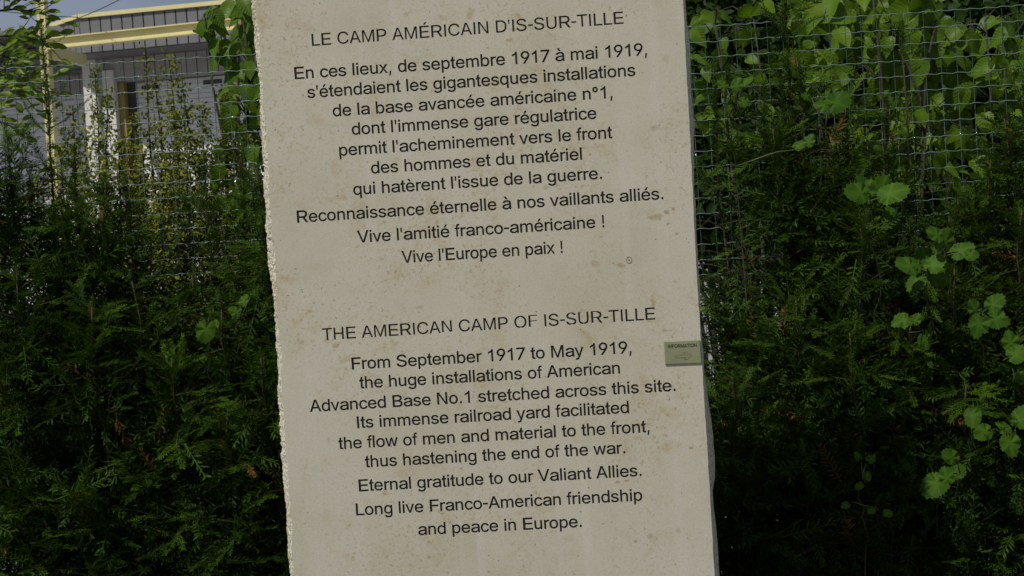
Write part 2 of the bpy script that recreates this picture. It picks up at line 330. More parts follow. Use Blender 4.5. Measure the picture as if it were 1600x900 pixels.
gx, gy = np.meshgrid(np.linspace(-1, 1, 41) ** 3 * 700, np.linspace(-1, 1, 41) ** 3 * 700)
gz = 0.012 * np.sin(gx * 1.3) * np.cos(gy * 0.9)
gi = np.arange(41 * 41).reshape(41, 41)
gf = np.stack([gi[:-1, :-1], gi[:-1, 1:], gi[1:, 1:], gi[1:, :-1]], -1).reshape(-1, 4)
g = link('ground', mesh_np('ground', np.stack([gx, gy, gz - 0.02], -1).reshape(-1, 3), gf, M_ground, smooth=True))
tag(g, 'pale grey gravel yard seen through gaps under the hedge', kind='structure')

# planted bed with soil and bark under the hedge
M_soil = painted('soil', (0.055, 0.04, 0.03), 0.95, 0.4, 14, bmp=0.9)
rs = np.random.RandomState(5)
bx, by = np.meshgrid(np.linspace(-4.5, 4.5, 91), np.linspace(-0.9, 2.6, 36))
bz = 0.05 + 0.03 * rs.rand(*bx.shape)
bz[0, :] = bz[-1, :] = -0.03; bz[:, 0] = bz[:, -1] = -0.03
bi = np.arange(bx.size).reshape(bx.shape)
bf = np.stack([bi[:-1, :-1], bi[:-1, 1:], bi[1:, 1:], bi[1:, :-1]], -1).reshape(-1, 4)
o = link('planting_bed', mesh_np('planting_bed', np.stack([bx, by, bz], -1).reshape(-1, 3), bf, M_soil, smooth=True))
tag(o, 'dark soil of the planting bed below the yew hedge', kind='structure')

# ------------------------------------------------------------------ the stele
YAW = R(3.3)
SU = Vector((math.cos(YAW), -math.sin(YAW), 0))       # along the face, to the right
SN = Vector((-math.sin(YAW), -math.cos(YAW), 0))      # out of the face
S0 = Vector((0, 0, 0))

def st(px, py):
    p = on_plane(px, py, S0, SN)
    return (p - S0).dot(SU), p.z

def stw(s, z, d=0.0):                                  # d metres behind the face
    return S0 + SU * s + Vector((0, 0, z)) - SN * d

SPOTS = [(1025, 340, 13, 6, 0.55), (1042, 331, 5, 4, 0.7), (1052, 327, 3, 2.5, 0.7), (1043, 350, 4, 3, 0.7), (1058, 365, 4, 3, 0.7),
         (1023, 200, 8, 4, 0.35), (1030, 196, 2.5, 2, 0.9), (970, 415, 9, 5, 0.5), (930, 412, 10, 5, 0.3), (1020, 470, 4, 12, 0.5), (1082, 700, 5, 3, 0.8),
         (965, 753, 4, 3, 0.75), (979, 751, 5, 2.5, 0.75), (853, 293, 4, 5, 0.4), (600, 347, 4, 3, 0.6), (796, 63, 6, 4, 0.5), (762, 75, 3, 2, 0.5),
         (507, 20, 5, 4, 0.35), (635, 22, 5, 4, 0.4), (735, 20, 6, 12, 0.4), (690, 28, 12, 5, 0.25), (468, 132, 3, 5, 0.5), (525, 540, 6, 4, 0.45),
         (994, 846, 4, 2, 0.7), (1015, 838, 5, 5, 0.35), (602, 770, 5, 4, 0.45), (670, 870, 4, 3, 0.6), (655, 480, 8, 3, 0.4), (1038, 516, 5, 4, 0.45),
         (560, 660, 4, 9, 0.25), (516, 690, 6, 8, 0.25), (1055, 440, 3, 3, 0.5), (1060, 830, 4, 6, 0.3), (890, 840, 10, 8, 0.2), (870, 290, 3, 3, 0.5),
         (715, 340, 8, 5, 0.2), (620, 250, 8, 6, 0.15), (880, 560, 9, 5, 0.2), (1040, 90, 7, 10, 0.2), (830, 40, 7, 7, 0.2)]

def stone_mat(name, rough_side=False):
    m, t, p, N, L = new_mat(name)
    tcn = N.new('ShaderNodeTexCoord')
    pos = tcn.outputs['Object']
    big = noise(N, L, 3.5, 6, 0.65, pos, 0.4)
    base = ramp(N, [(0.30, (0.410, 0.382, 0.296)), (0.52, (0.448, 0.425, 0.342)), (0.72, (0.475, 0.458, 0.390))])
    L.new(big.outputs['Fac'], base.inputs['Fac'])
    col = base.outputs['Color']
    # ochre clouding
    oc = noise(N, L, 17.0, 6, 0.72, pos, 0.8)
    om = ramp(N, [(0.52, 0.0), (0.68, 0.62)])
    L.new(oc.outputs['Fac'], om.inputs['Fac'])
    lg = noise(N, L, 5.0, 3, 0.5, pos)
    lm = ramp(N, [(0.42, 0.15), (0.6, 1.0)])
    L.new(lg.outputs['Fac'], lm.inputs['Fac'])
    col = mix(N, L, mth(N, L, 'MULTIPLY', om.outputs['Color'], lm.outputs['Color']), col, (0.36, 0.275, 0.13))
    # ochre freckles
    of_ = noise(N, L, 110.0, 4, 0.8, pos, 0.5)
    og = ramp(N, [(0.54, 0.0), (0.66, 0.85)])
    L.new(of_.outputs['Fac'], og.inputs['Fac'])
    col = mix(N, L, mth(N, L, 'MULTIPLY', og.outputs['Color'], lm.outputs['Color']), col, (0.29, 0.21, 0.08))
    # faint vertical washing streaks
    mp = N.new('ShaderNodeMapping')
    mp.inputs['Scale'].default_value = (26, 26, 0.7)
    L.new(pos, mp.inputs['Vector'])
    sn = noise(N, L, 1.0, 3, 0.5, mp.outputs['Vector'])
    sr = ramp(N, [(0.56, 0.0), (0.74, 0.32)])
    L.new(sn.outputs['Fac'], sr.inputs['Fac'])
    col = mix(N, L, sr.outputs['Color'], col, (0.53, 0.51, 0.47))
    # fine grain
    fg = noise(N, L, 260.0, 3, 0.7, pos)
    fr = ramp(N, [(0.3, 0.88), (0.7, 1.07)])
    L.new(fg.outputs['Fac'], fr.inputs['Fac'])
    col = mix(N, L, 1.0, col, fr.outputs['Color'], 'MULTIPLY')
    # small shell fragments and pits, dark and scattered
    for sc, thr, c, amt in ((48, 0.065, (0.10, 0.08, 0.055), 0.85), (24, 0.05, (0.19, 0.13, 0.05), 0.8), (90, 0.09, (0.14, 0.12, 0.08), 0.7)):
        dn = noise(N, L, sc * 1.5, 2, 0.5, pos)
        dv = mix(N, L, 0.012, pos, dn.outputs['Color'])
        v = N.new('ShaderNodeTexVoronoi'); v.inputs['Scale'].default_value = sc
        L.new(dv, v.inputs['Vector'])
        sel = mth(N, L, 'GREATER_THAN', v.outputs['Color'], 0.66)
        msk = mth(N, L, 'MULTIPLY', mth(N, L, 'LESS_THAN', v.outputs['Distance'], mth(N, L, 'MULTIPLY', thr, mth(N, L, 'MULTIPLY_ADD', dn.outputs['Fac'], 3.0, 0.2))), sel)
        col = mix(N, L, mth(N, L, 'MULTIPLY', msk, amt), col, c)
    if rough_side:
        col = mix(N, L, 1.0, col, (1.6, 1.6, 1.58), 'MULTIPLY')  # broken stone lightened in colour to stand for sun on the left flank
        gd = noise(N, L, 170, 4, 0.8, pos, 0.6)
        gr = ramp(N, [(0.53, 0.0), (0.60, 0.9)])
        L.new(gd.outputs['Fac'], gr.inputs['Fac'])
        col = mix(N, L, gr.outputs['Color'], col, (0.10, 0.09, 0.07))
    if not rough_side:
        # the individual rust marks
        sx = N.new('ShaderNodeSeparateXYZ')
        wob = noise(N, L, 60, 4, 0.7, pos)
        L.new(pos, sx.inputs[0])
        acc = None
        for (px, py, rx, ry, amt) in SPOTS:
            s, z = st(px, py)
            k = 0.9 / 668
            dx = mth(N, L, 'DIVIDE', mth(N, L, 'SUBTRACT', sx.outputs[0], s), rx * k * 0.95)
            dz = mth(N, L, 'DIVIDE', mth(N, L, 'SUBTRACT', sx.outputs[2], z), ry * k * 0.95)
            d = mth(N, L, 'ADD', mth(N, L, 'MULTIPLY', dx, dx), mth(N, L, 'MULTIPLY', dz, dz))
            d = mth(N, L, 'ADD', d, mth(N, L, 'MULTIPLY', mth(N, L, 'SUBTRACT', wob.outputs['Fac'], 0.5), 7.0))
            q = mth(N, L, 'MULTIPLY', mth(N, L, 'SUBTRACT', 1.1, d, clamp=True), amt)
            acc = q if acc is None else mth(N, L, 'MAXIMUM', acc, q)
        col = mix(N, L, acc, col, (0.25, 0.155, 0.055))
    if False: col = mix(N, L, 1.0, col, (1.25, 1.22, 1.15), 'MULTIPLY')
    L.new(col, p.inputs['Base Color'])
    p.inputs['Roughness'].default_value = 0.75
    p.inputs['Specular IOR Level'].default_value = 0.3
    if rough_side:
        h1 = noise(N, L, 150, 5, 0.75, pos)
        bump(N, L, h1.outputs['Fac'], 1.0, 0.006, p)
    else:
        h1 = noise(N, L, 420, 3, 0.6, pos)
        bump(N, L, h1.outputs['Fac'], 0.25, 0.0008, p)
    return m

M_stone = stone_mat('limestone_sawn_face')
M_rock = stone_mat('limestone_broken_edge', True)
M_paint = painted('engraving_paint', (0.006, 0.0045, 0.004), 0.75, 0.3, 300)
M_worn = painted('engraving_bare_stone', (0.55, 0.50, 0.44), 0.8, 0.1, 200)

stele = empty('stone_stele', (0, 0, 0), 'tall pale limestone slab carved with a French and an English inscription', 'stele')
stele.rotation_euler = (0, 0, -YAW)
# stele local axes: x along the face, y into the stone, z up.  st() gives (x, z).

GLYPHS = dict()
for item in GLYPH_DATA.split(';'):
    GLYPHS[item[0]] = [[tuple(map(int, q.split(','))) for q in lp.split(' ')] for lp in item[1:].split('|')]
GLYPHS['I'] = [[(0, 0), (10, 0), (10, 509), (0, 509)]]
GLYPHS['l'] = [[(0, 0), (10, 0), (10, 509), (0, 509)]]
GLYPHS["'"] = [[(12, 328), (58, 328), (70, 440), (70, 509), (0, 509), (0, 440)]]
GLYPHS['1'] = [[(372, 0), (372, 719), (315, 719), (297, 688), (262, 650), (212, 612), (150, 578), (109, 561), (109, 476), (160, 496), (215, 525), (262, 555), (284, 575), (284, 0)]]
GLYPHS['t'] = [[(258, 79), (271, 1), (232, -5), (202, -7), (160, -2), (129, 12), (109, 36), (100, 65), (97, 119), (97, 417), (32, 417), (32, 519), (97, 519), (97, 647), (185, 700), (185, 519), (258, 519), (258, 447), (185, 447), (185, 114), (188, 90), (196, 79), (208, 74), (226, 73)]]
BB = {'A': (14, 654), 'B': (74, 627), 'C': (46, 681), 'D': (81, 676), 'E': (80, 616), 'F': (82, 583), 'H': (80, 642), 'I': (93, 188), 'L': (73, 537),
      'M': (74, 761), 'N': (76, 642), 'O': (45, 736), 'P': (77, 622), 'R': (79, 698), 'S': (45, 617), 'T': (21, 593), 'U': (79, 645), 'V': (10, 657),
      'a': (36, 516), 'b': (58, 517), 'c': (36, 488), 'd': (35, 499), 'e': (38, 516), 'f': (14, 284), 'g': (36, 499), 'h': (67, 488), 'i': (67, 154),
      'l': (64, 152), 'm': (65, 769), 'n': (66, 487), 'o': (33, 518), 'p': (62, 517), 'q': (35, 494), 'r': (67, 340), 's': (31, 460), 't': (24, 271),
      'u': (66, 487), 'v': (12, 488), 'w': (8, 712), 'x': (11, 490), 'y': (14, 489), '1': (109, 372), '7': (50, 523), '9': (42, 514), '!': (87, 187),
      "'": (59, 129), ',': (78, 187), '-': (35, 302), '.': (87, 191), '°': (58, 346), 'É': (80, 616), 'à': (36, 516), 'è': (38, 516), 'é': (38, 516)}
ADV = {' ': 278, '!': 278, "'": 191, ',': 278, '-': 333, '.': 278, '1': 556, '7': 556, '9': 556, '°': 400,
       'A': 667, 'B': 667, 'C': 722, 'D': 722, 'E': 667, 'F': 611, 'H': 722, 'I': 278, 'L': 556, 'M': 833, 'N': 722, 'O': 778, 'P': 667, 'R': 722, 'S': 667,
       'T': 611, 'U': 722, 'V': 667, 'É': 667, 'a': 556, 'b': 556, 'c': 500, 'd': 556, 'e': 556, 'f': 278, 'g': 556, 'h': 556, 'i': 222, 'l': 222, 'm': 833,
       'n': 556, 'o': 556, 'p': 556, 'q': 556, 'r': 333, 's': 500, 't': 278, 'u': 556, 'v': 500, 'w': 722, 'x': 500, 'y': 500, 'à': 556, 'è': 556, 'é': 556}

def glyph_loops(ch):
    raw = GLYPHS[ch]
    xs = [p[0] for l in raw for p in l]
    a, b = min(xs), max(xs)
    A, B = BB[ch]
    out = []
    for l in raw:
        q = []
        for x, y in l:
            X = A + (x - a) / (b - a) * (B - A)
            if ch in '1t': Y = y
            elif ch in "abcdefghilmnopqrsuvwxyàèé":
                if y <= 0: Y = y * 1.44
                elif y <= 379: Y = y * 519 / 379
                else: Y = 519 + (y - 379) * (716 - 519) / (509 - 379)
                if ch == 'i' and y > 420: Y = 616 + (y - 440) * 100 / 84 if y > 430 else Y
            else: Y = y * 716 / 509
            q.append((X, Y))
        out.append(q)
    if ch == 'i':
        dot = [[(67, 616), (154, 616), (154, 716), (67, 716)]]
        out = [l for l in out if min(p[1] for p in l) < 300] + dot
        out = [l if min(p[1] for p in l) > 300 else [(67, 0), (154, 0), (154, 519), (67, 519)] for l in out]
    return out

def offset_loop(l, d):
    """push a closed outline outwards by d (outer loops run counter-clockwise after orient)"""
    n = len(l); out = []
    for i in range(n):
        p0, p1, p2 = Vector(l[i - 1]), Vector(l[i]), Vector(l[(i + 1) % n])
        e1 = (p1 - p0); e2 = (p2 - p1)
        if e1.length < 1e-9 or e2.length < 1e-9:
            out.append(l[i]); continue
        n1 = Vector((e1.y, -e1.x)).normalized(); n2 = Vector((e2.y, -e2.x)).normalized()
        nn = n1 + n2
        if nn.length < 0.3: nn = n1
        nn.normalize()
        k = min(1.8, 1.0 / max(0.4, nn.dot(n1)))
        out.append(tuple(p1 + nn * d * k))
    return out

def area(l):
    return sum(l[i - 1][0] * l[i][1] - l[i][0] * l[i - 1][1] for i in range(len(l))) / 2

def winding(C, loop):
    """winding number of a closed loop around each point of C"""
    P = np.array([[p[0], p[1]] for p in loop])
    Q = np.roll(P, -1, 0)
    out = np.zeros(len(C), int)
    lo_, hi_ = P.min(0), P.max(0)
    sel = np.nonzero((C[:, 0] >= lo_[0]) & (C[:, 0] <= hi_[0]) & (C[:, 1] >= lo_[1]) & (C[:, 1] <= hi_[1]))[0]
    if len(sel) == 0: return out
    x, y = C[sel, 0][:, None], C[sel, 1][:, None]
    cr_ = (Q[:, 0] - P[:, 0]) * (y - P[:, 1]) - (x - P[:, 0]) * (Q[:, 1] - P[:, 1])
    up = (P[:, 1] <= y) & (Q[:, 1] > y) & (cr_ > 0)
    dn = (P[:, 1] > y) & (Q[:, 1] <= y) & (cr_ < 0)
    out[sel] = up.sum(1) - dn.sum(1)
    return out

def cdt_loops(loops):
    pts, ed = [], []
    for l in loops:
        b = len(pts)
        pts += [Vector((p[0], p[1])) for p in l]
        ed += [(b + i, b + (i + 1) % len(l)) for i in range(len(l))]
    V, E_, F, ov, oe, of = delaunay_2d_cdt(pts, ed, [], 0, 1e-7)
    return V, [list(f) for f in F]

def text_loops(text, weight=0.0):
    loops = []; x = 0
    for ch in text:
        if ch != ' ':
            gl = glyph_loops(ch)
            big = max(gl, key=lambda l: abs(area(l)))
            sg = 1 if area(big) > 0 else -1
            for l in gl:
                if sg < 0: l = l[::-1]
                l = offset_loop(l, weight)
                loops.append([(x + p[0], p[1]) for p in l])
        x += ADV[ch]
    return loops

# text, left x/y and right x/y of the baseline in the photograph (ink edges), heading?
LINES = [
 ("LE CAMP AMÉRICAIN D'IS-SUR-TILLE", 487.6, 71.8, 974.6, 36.9, 1),
 ("En ces lieux, de septembre 1917 à mai 1919,", 460.6, 123.8, 1011.5, 85.9, 0),
 ("s'étendaient les gigantesques installations", 480.5, 153.2, 993.2, 118.3, 0),
 ("de la base avancée américaine n°1,", 520.2, 182.0, 957.5, 152.9, 0),
 ("dont l'immense gare régulatrice", 550.0, 210.7, 932.4, 185.4, 0),
 ("permit l'acheminement vers le front", 530.4, 243.5, 957.1, 215.7, 0),
 ("des hommes et du matériel", 580.0, 271.3, 909.8, 249.3, 0),
 ("qui hatèrent l'issue de la guerre.", 552.3, 304.7, 941.0, 279.3, 0),
 ("Reconnaissance éternelle à nos vaillants alliés.", 464.4, 347.9, 1037.0, 311.0, 0),
 ("Vive l'amitié franco-américaine !", 558.5, 379.2, 944.7, 355.0, 0),
 ("Vive l'Europe en paix !", 628.0, 411.0, 879.6, 395.0, 0),
 ("THE AMERICAN CAMP OF IS-SUR-TILLE", 504.0, 531.7, 1024.0, 499.0, 1),
 ("From September 1917 to May 1919,", 550.0, 577.4, 987.3, 551.5, 0),
 ("the huge installations of American", 562.2, 607.0, 969.1, 583.4, 0),
 ("Advanced Base No.1 stretched across this site.", 484.3, 643.6, 1055.9, 610.6, 0),
 ("Its immense railroad yard facilitated", 558.4, 669.0, 983.2, 645.0, 0),
 ("the flow of men and material to the front,", 529.4, 701.8, 1015.4, 675.0, 0),
 ("thus hastening the end of the war.", 571.0, 730.3, 977.5, 708.0, 0),
 ("Eternal gratitude to our Valiant Allies.", 561.0, 767.8, 1002.8, 743.5, 0),
 ("Long live Franco-American friendship", 556.6, 805.3, 1004.0, 782.0, 0),
 ("and peace in Europe.", 653.8, 836.0, 909.4, 823.2, 0)]

def prof(tab, z):
    if z >= tab[0][0]: return tab[0][1]
    for (za, a), (zb, b) in zip(tab, tab[1:]):
        if z >= zb: return b + (a - b) * (z - zb) / (za - zb)
    return tab[-1][1]

# outline of the sawn face and of the broken flanks, top to bottom
def tab(lst):
    r = sorted([(st(px, py)[1], st(px, py)[0]) for px, py in lst], reverse=True)
    return r
L_front = tab([(395, -60), (400, 10), (404, 50), (407, 90), (411, 140), (414, 190), (418, 240), (421, 300), (425, 345), (428, 400), (431, 450), (436, 520), (440, 570), (441, 610), (444, 660), (446, 710), (450, 745), (453, 800), (456, 850), (459, 900), (463, 960)])
L_outer = tab([(385, -60), (390, 10), (393, 50), (399, 90), (404, 140), (405, 190), (411, 240), (413, 290), (416, 345), (417, 400), (424, 450), (428, 520), (431, 570), (433, 610), (436, 660), (440, 710), (440, 745), (444, 770), (447, 800), (450, 850), (452, 900), (455, 960)])
R_front = tab([(1064, -60), (1070, 60), (1079, 230), (1084.5, 350), (1090, 450), (1096, 550), (1102, 650), (1108, 750), (1112.5, 830), (1116.5, 900), (1120, 960)])
R_outer = tab([(1067, -60), (1070.5, 0), (1075, 40), (1078, 75), (1080, 130), (1083.5, 190), (1082.5, 215), (1083.5, 250), (1083.5, 300), (1087.5, 320), (1087.5, 380), (1089.5, 420), (1093.5, 450), (1094.5, 500), (1099, 560), (1101.5, 590), (1105, 610), (1108, 640), (1112, 660), (1115.5, 690), (1118.5, 735), (1118, 755), (1114.5, 775), (1116, 800), (1119.5, 830), (1122, 860), (1125, 900), (1128, 960)])

random.seed(11)
def hsh(i, j, k=0):
    v = math.sin(i * 127.1 + j * 311.7 + k * 74.7) * 43758.5453
    return v - math.floor(v)
def vn(x, k):
    i = math.floor(x); f = x - i; f = f * f * (3 - 2 * f)
    return hsh(i, k) * (1 - f) + hsh(i + 1, k) * f
def vn2(x, y, k):
    i, j = math.floor(x), math.floor(y); f, g_ = x - i, y - j
    return (hsh(i, j, k) * (1 - f) + hsh(i + 1, j, k) * f) * (1 - g_) + (hsh(i, j + 1, k) * (1 - f) + hsh(i + 1, j + 1, k) * f) * g_

def xl(z): return prof(L_front, z) + (vn(z * 21, 12) - 0.5) * 0.005 + (vn(z * 90, 1) - 0.5) * 0.003 + (vn(z * 300, 2) - 0.5) * 0.0028
def xr(z): return prof(R_front, z) + (vn(z * 60, 3) - 0.5) * 0.0012

# lay the lines of text out on the face
rows = []
for (txt, x0, y0, x1, y1, head) in LINES:
    s0, z0 = st(x0, y0); s1, z1 = st(x1, y1)
    loops = text_loops(txt, 6.0 if head else 14.0)
    ax = min(p[0] for l in loops for p in l); bx_ = max(p[0] for l in loops for p in l)
    sx_ = (s1 - s0) / (bx_ - ax)
    sz_ = st(800, 450)[1] - st(800, 470)[1]
    sz_ = 26.0 * sz_ / 20.0 / 1000.0 * (1.0)
    rows.append(dict(txt=txt, loops=[[(s0 + (p[0] - ax) * sx_, p[1] * sz_) for p in l] for l in loops], z0=z0, slope=(z1 - z0) / (s1 - s0), s0=s0, head=head))
    print('LINE', txt[:12], round(sx_ * 1e6, 1), round(sz_ * 1e6, 1), 'tilt', round(math.degrees(math.atan((z1 - z0) / (s1 - s0))), 2))

ZTOP, ZBOT = 2.14, -0.05
DEPTH = 0.0022
cuts = [ZTOP]
for a, b in zip(rows, rows[1:]):
    pass
bounds = []
for r in rows:
    for l in r['loops']:
        for k, p in enumerate(l):
            l[k] = (p[0], r['z0'] + p[1] + r['slope'] * (p[0] - r['s0']))
    zs = [p[1] for l in r['loops'] for p in l]
    bounds.append((max(zs) + 0.0006, min(zs) - 0.0006))
zz = [ZTOP]
for k, (hi, lo) in enumerate(bounds):
    prev = zz[-1]
    if k > 0 and hi > bounds[k - 1][1]:
        print('OVERLAP rows', k - 1, k, hi - bounds[k - 1][1])
    zz.append(hi); zz.append(lo)
zz.append(ZBOT)
# build strip list, merging rows that interlock
strips = []
cur = None
for k, (hi, lo) in enumerate(bounds):
    if cur and hi > cur[1]:
        cur[1] = min(lo, cur[1]); cur[2].append(k); cur[0] = max(cur[0], hi)
    else:
        if cur: strips.append(cur)
        cur = [hi, lo, [k]]
strips.append(cur)
full = []
zc = ZTOP
for hi, lo, ks in strips:
    full.append((zc, hi, [])); full.append((hi, lo, ks)); zc = lo
full.append((zc, ZBOT, []))
zlev = []                                             # every z on the side edges
for (hi, lo, ks) in full:
    n = max(1, int(round((hi - lo) / 0.004)))
    zlev += [hi + (lo - hi) * i / n for i in range(n)]
zlev.append(ZBOT)

fv, ff = [], []
textparts = {k: dict(v=[], f=[], m=[]) for k in range(len(rows))}
for (hi, lo, ks) in full:
    zs = [z for z in zlev if lo - 1e-7 <= z <= hi + 1e-7]
    rect = [(xl(z), z) for z in zs] + [(xr(z), z) for z in zs[::-1]]
    pts = [Vector(p) for p in rect]
    faces_in = [list(range(len(rect)))]
    owner = [-1]; sgn = [0]
    for k in ks:
        for l in rows[k]['loops']:
            b = len(pts)
            pts += [Vector(p) for p in l]
            faces_in.append(list(range(b, b + len(l))))
            owner.append(k); sgn.append(1 if area(l) > 0 else -1)
    loops_in = [[pts[i] for i in fc] for fc in faces_in]
    V, F = cdt_loops(loops_in)
    cen = np.array([[sum(V[i].x for i in f) / 3, sum(V[i].y for i in f) / 3] for f in F])
    inrect = winding(cen, loops_in[0]) != 0
    F = [f for f, q in zip(F, inrect) if q]
    cen = cen[inrect]
    base = len(fv)
    fv += [(p.x, 0.0, p.y) for p in V]
    inside = [-1] * len(F)
    for k in ks:
        w = sum((winding(cen, l) for l in rows[k]['loops']), np.zeros(len(F), int))
        for q in np.nonzero(w > 0)[0]: inside[q] = k
    edge = {}
    for fi, f in enumerate(F):
        f = list(f)
        ar = sum(V[f[i - 1]].x * V[f[i]].y - V[f[i]].x * V[f[i - 1]].y for i in range(len(f)))
        if ar < 0: f = f[::-1]
        F[fi] = f
        for i in range(len(f)):
            edge[(f[i], f[(i + 1) % len(f)])] = fi
    for fi, f in enumerate(F):
        if inside[fi] < 0:
            ff.append(tuple(base + i for i in f))
        else:
            T = textparts[inside[fi]]
            b = len(T['v'])
            T['v'] += [(V[i].x, DEPTH, V[i].y) for i in f]
            T['f'].append(tuple(range(b, b + len(f)))); T['m'].append(0)
            head = rows[inside[fi]]['head']
            for i in range(len(f)):
                a_, c_ = f[i], f[(i + 1) % len(f)]
                o_ = edge.get((c_, a_))
                if o_ is None or inside[o_] < 0:
                    b = len(T['v'])
                    pa, pc = V[a_], V[c_]
                    T['v'] += [(pa.x, 0.0, pa.y), (pc.x, 0.0, pc.y), (pc.x, DEPTH, pc.y), (pa.x, DEPTH, pa.y)]
                    T['f'].append((b, b + 1, b + 2, b + 3))
                    # in the two headings the paint has gone from many of the flat lower lips
                    bare = head and pc.x > pa.x and abs(pc.y - pa.y) < 0.15 * abs(pc.x - pa.x) and vn(pa.x * 14, 9 + inside[fi]) > 0.6
                    if bare:
                        v_ = T['v']
                        v_[-2] = (v_[-2][0], 0.0008, v_[-2][2] + 0.0008); v_[-1] = (v_[-1][0], 0.0008, v_[-1][2] + 0.0008)
                    T['m'].append(1 if bare else 0)

# flanks: columns of points running from the front edge back
NL = len(zlev)
def flank(side):
    ds = [0, 0.004, 0.009, 0.016, 0.026, 0.040, 0.060, 0.085, 0.115, 0.15, 0.18]
    grid = []
    for zi, z in enumerate(zlev):
        rowp = []
        for j, d in enumerate(ds):
            if side < 0:
                e = xl(z)
                if j == 0: x = e
                else:
                    out = max(0.002, e - prof(L_outer, z))
                    sh = min(1.0, (d / 0.028) ** 0.8) if d < 0.05 else 1.0 - (d - 0.05) * 1.2
                    rg = (vn2(z * 11, d * 40, 14) - 0.5) * 0.006 + (abs(vn2(z * 47, d * 90, 15) - 0.5) - 0.25) * 0.008 + (vn2(z * 150, d * 200, 4) - 0.5) * 0.0018 + (vn2(z * 34, d * 60, 5) - 0.5) * 0.005 + (hsh(zi, j, 6) - 0.5) * 0.002
                    rg *= min(1.0, d / 0.012 + 0.35)
                    x = e - out * sh - rg - 0.20 * min(d, 0.03) + 0.5 * max(0, d - 0.06)
            else:
                e = xr(z)
                if j == 0: x = e
                else:
                    # the sight line along this flank leans outwards with depth
                    sight = 0.135 * d
                    out = max(0.0006, prof(R_outer, z) - e)
                    peak = 0.075
                    sh = math.sin(min(1.0, d / peak) * PI / 2) if d < peak else 1.0 - (d - peak) * 3.0
                    x = e + (out + 0.072 * peak) * sh + (abs(vn2(z * 9, d * 20, 17) - 0.5) - 0.2) * 0.006 + (vn2(z * 18, d * 25, 7) - 0.5) * 0.0022 + (vn2(z * 70, d * 70, 8) - 0.5) * 0.0008
            rowp.append((x, d, z))
        grid.append(rowp)
    return grid, len(ds)
gl_, nd = flank(-1)
gr_, _ = flank(1)
rv = []; rf = []; rm = []
def addgrid(grid, flip):
    b = len(rv)
    nc = len(grid[0])
    for r_ in grid: rv.extend(r_)
    for i in range(len(grid) - 1):
        for j in range(nc - 1):
            q = (b + i * nc + j, b + i * nc + j + 1, b + (i + 1) * nc + j + 1, b + (i + 1) * nc + j)
            if flip: q = q[::-1]
            rf.append(q)
addgrid(gl_, True); addgrid(gr_, False)
# back face, top and bottom
for i in range(NL - 1):
    b = len(rv)
    rv += [gr_[i][-1], gl_[i][-1], gl_[i + 1][-1], gr_[i + 1][-1]]
    rf.append((b, b + 1, b + 2, b + 3))
for gi_ in (0, NL - 1):
    b = len(rv)
    ring = [gl_[gi_][j] for j in range(nd)] + [gr_[gi_][j] for j in range(nd - 1, -1, -1)]
    rv += ring
    rf.append(tuple(range(b, b + len(ring))) if gi_ else tuple(range(b, b + len(ring)))[::-1])

me = bpy.data.meshes.new('stone_slab')
off = len(fv)
0 and print('STRIPS', [(round(h,3), round(l_,3), k_) for h,l_,k_ in full], [len(textparts[k]['f']) for k in textparts])
me.from_pydata(fv + rv, [], ff + [tuple(off + i for i in f) for f in rf])
me.materials.append(M_stone); me.materials.append(M_rock)
me.polygons.foreach_set('material_index', [0] * len(ff) + [1] * len(rf))
me.update()
ob = link('stone_slab', me, stele, loc=(0, 0, 0))
for k, r in enumerate(rows):
    T = textparts[k]
    me = bpy.data.meshes.new('engraved_line')
    me.from_pydata(T['v'], [], T['f'])
    me.materials.append(M_paint); me.materials.append(M_worn)
    me.polygons.foreach_set('material_index', T['m'])
    me.update()
    ob = link('engraved_line', me, stele, loc=(0, 0, 0))
    ob['label'] = 'carved line reading ' + r['txt'].replace(',', '').replace('!', '').strip()

# fossil ring in the stone and the stone foot
MBo = MB()
cx_, cz_ = st(983, 406.5)
k_ = 0.9 / 668
for a in range(22):
    t0, t1 = 2 * PI * a / 22, 2 * PI * (a + 1) / 22
    def pr(t, rr): return (cx_ + rr * math.cos(t) * 4.4 * k_, 0, cz_ + rr * math.sin(t) * 5.6 * k_)
    i0, i1, o0, o1 = pr(t0, 0.84), pr(t1, 0.84), pr(t0, 1.02), pr(t1, 1.02)
    f_ = -0.0005
    MBo.add([(i0[0], f_, i0[2]), (i1[0], f_, i1[2]), (o1[0], f_, o1[2]), (o0[0], f_, o0[2])], [(0, 3, 2, 1)])
MBo.box((cx_ - 0.0012, -0.0005, cz_ - 0.002), (0.0024, 0, 0), (0, 0.0009, 0), (0, 0, 0.004))
me = MBo.mesh('fossil_ring', painted('fossil_dark', (0.13, 0.115, 0.10), 0.8, 0.3, 300))
ob = link('fossil_ring', me, stele, loc=(0, 0, 0))
ob['label'] = 'small dark oval fossil ring in the stone'

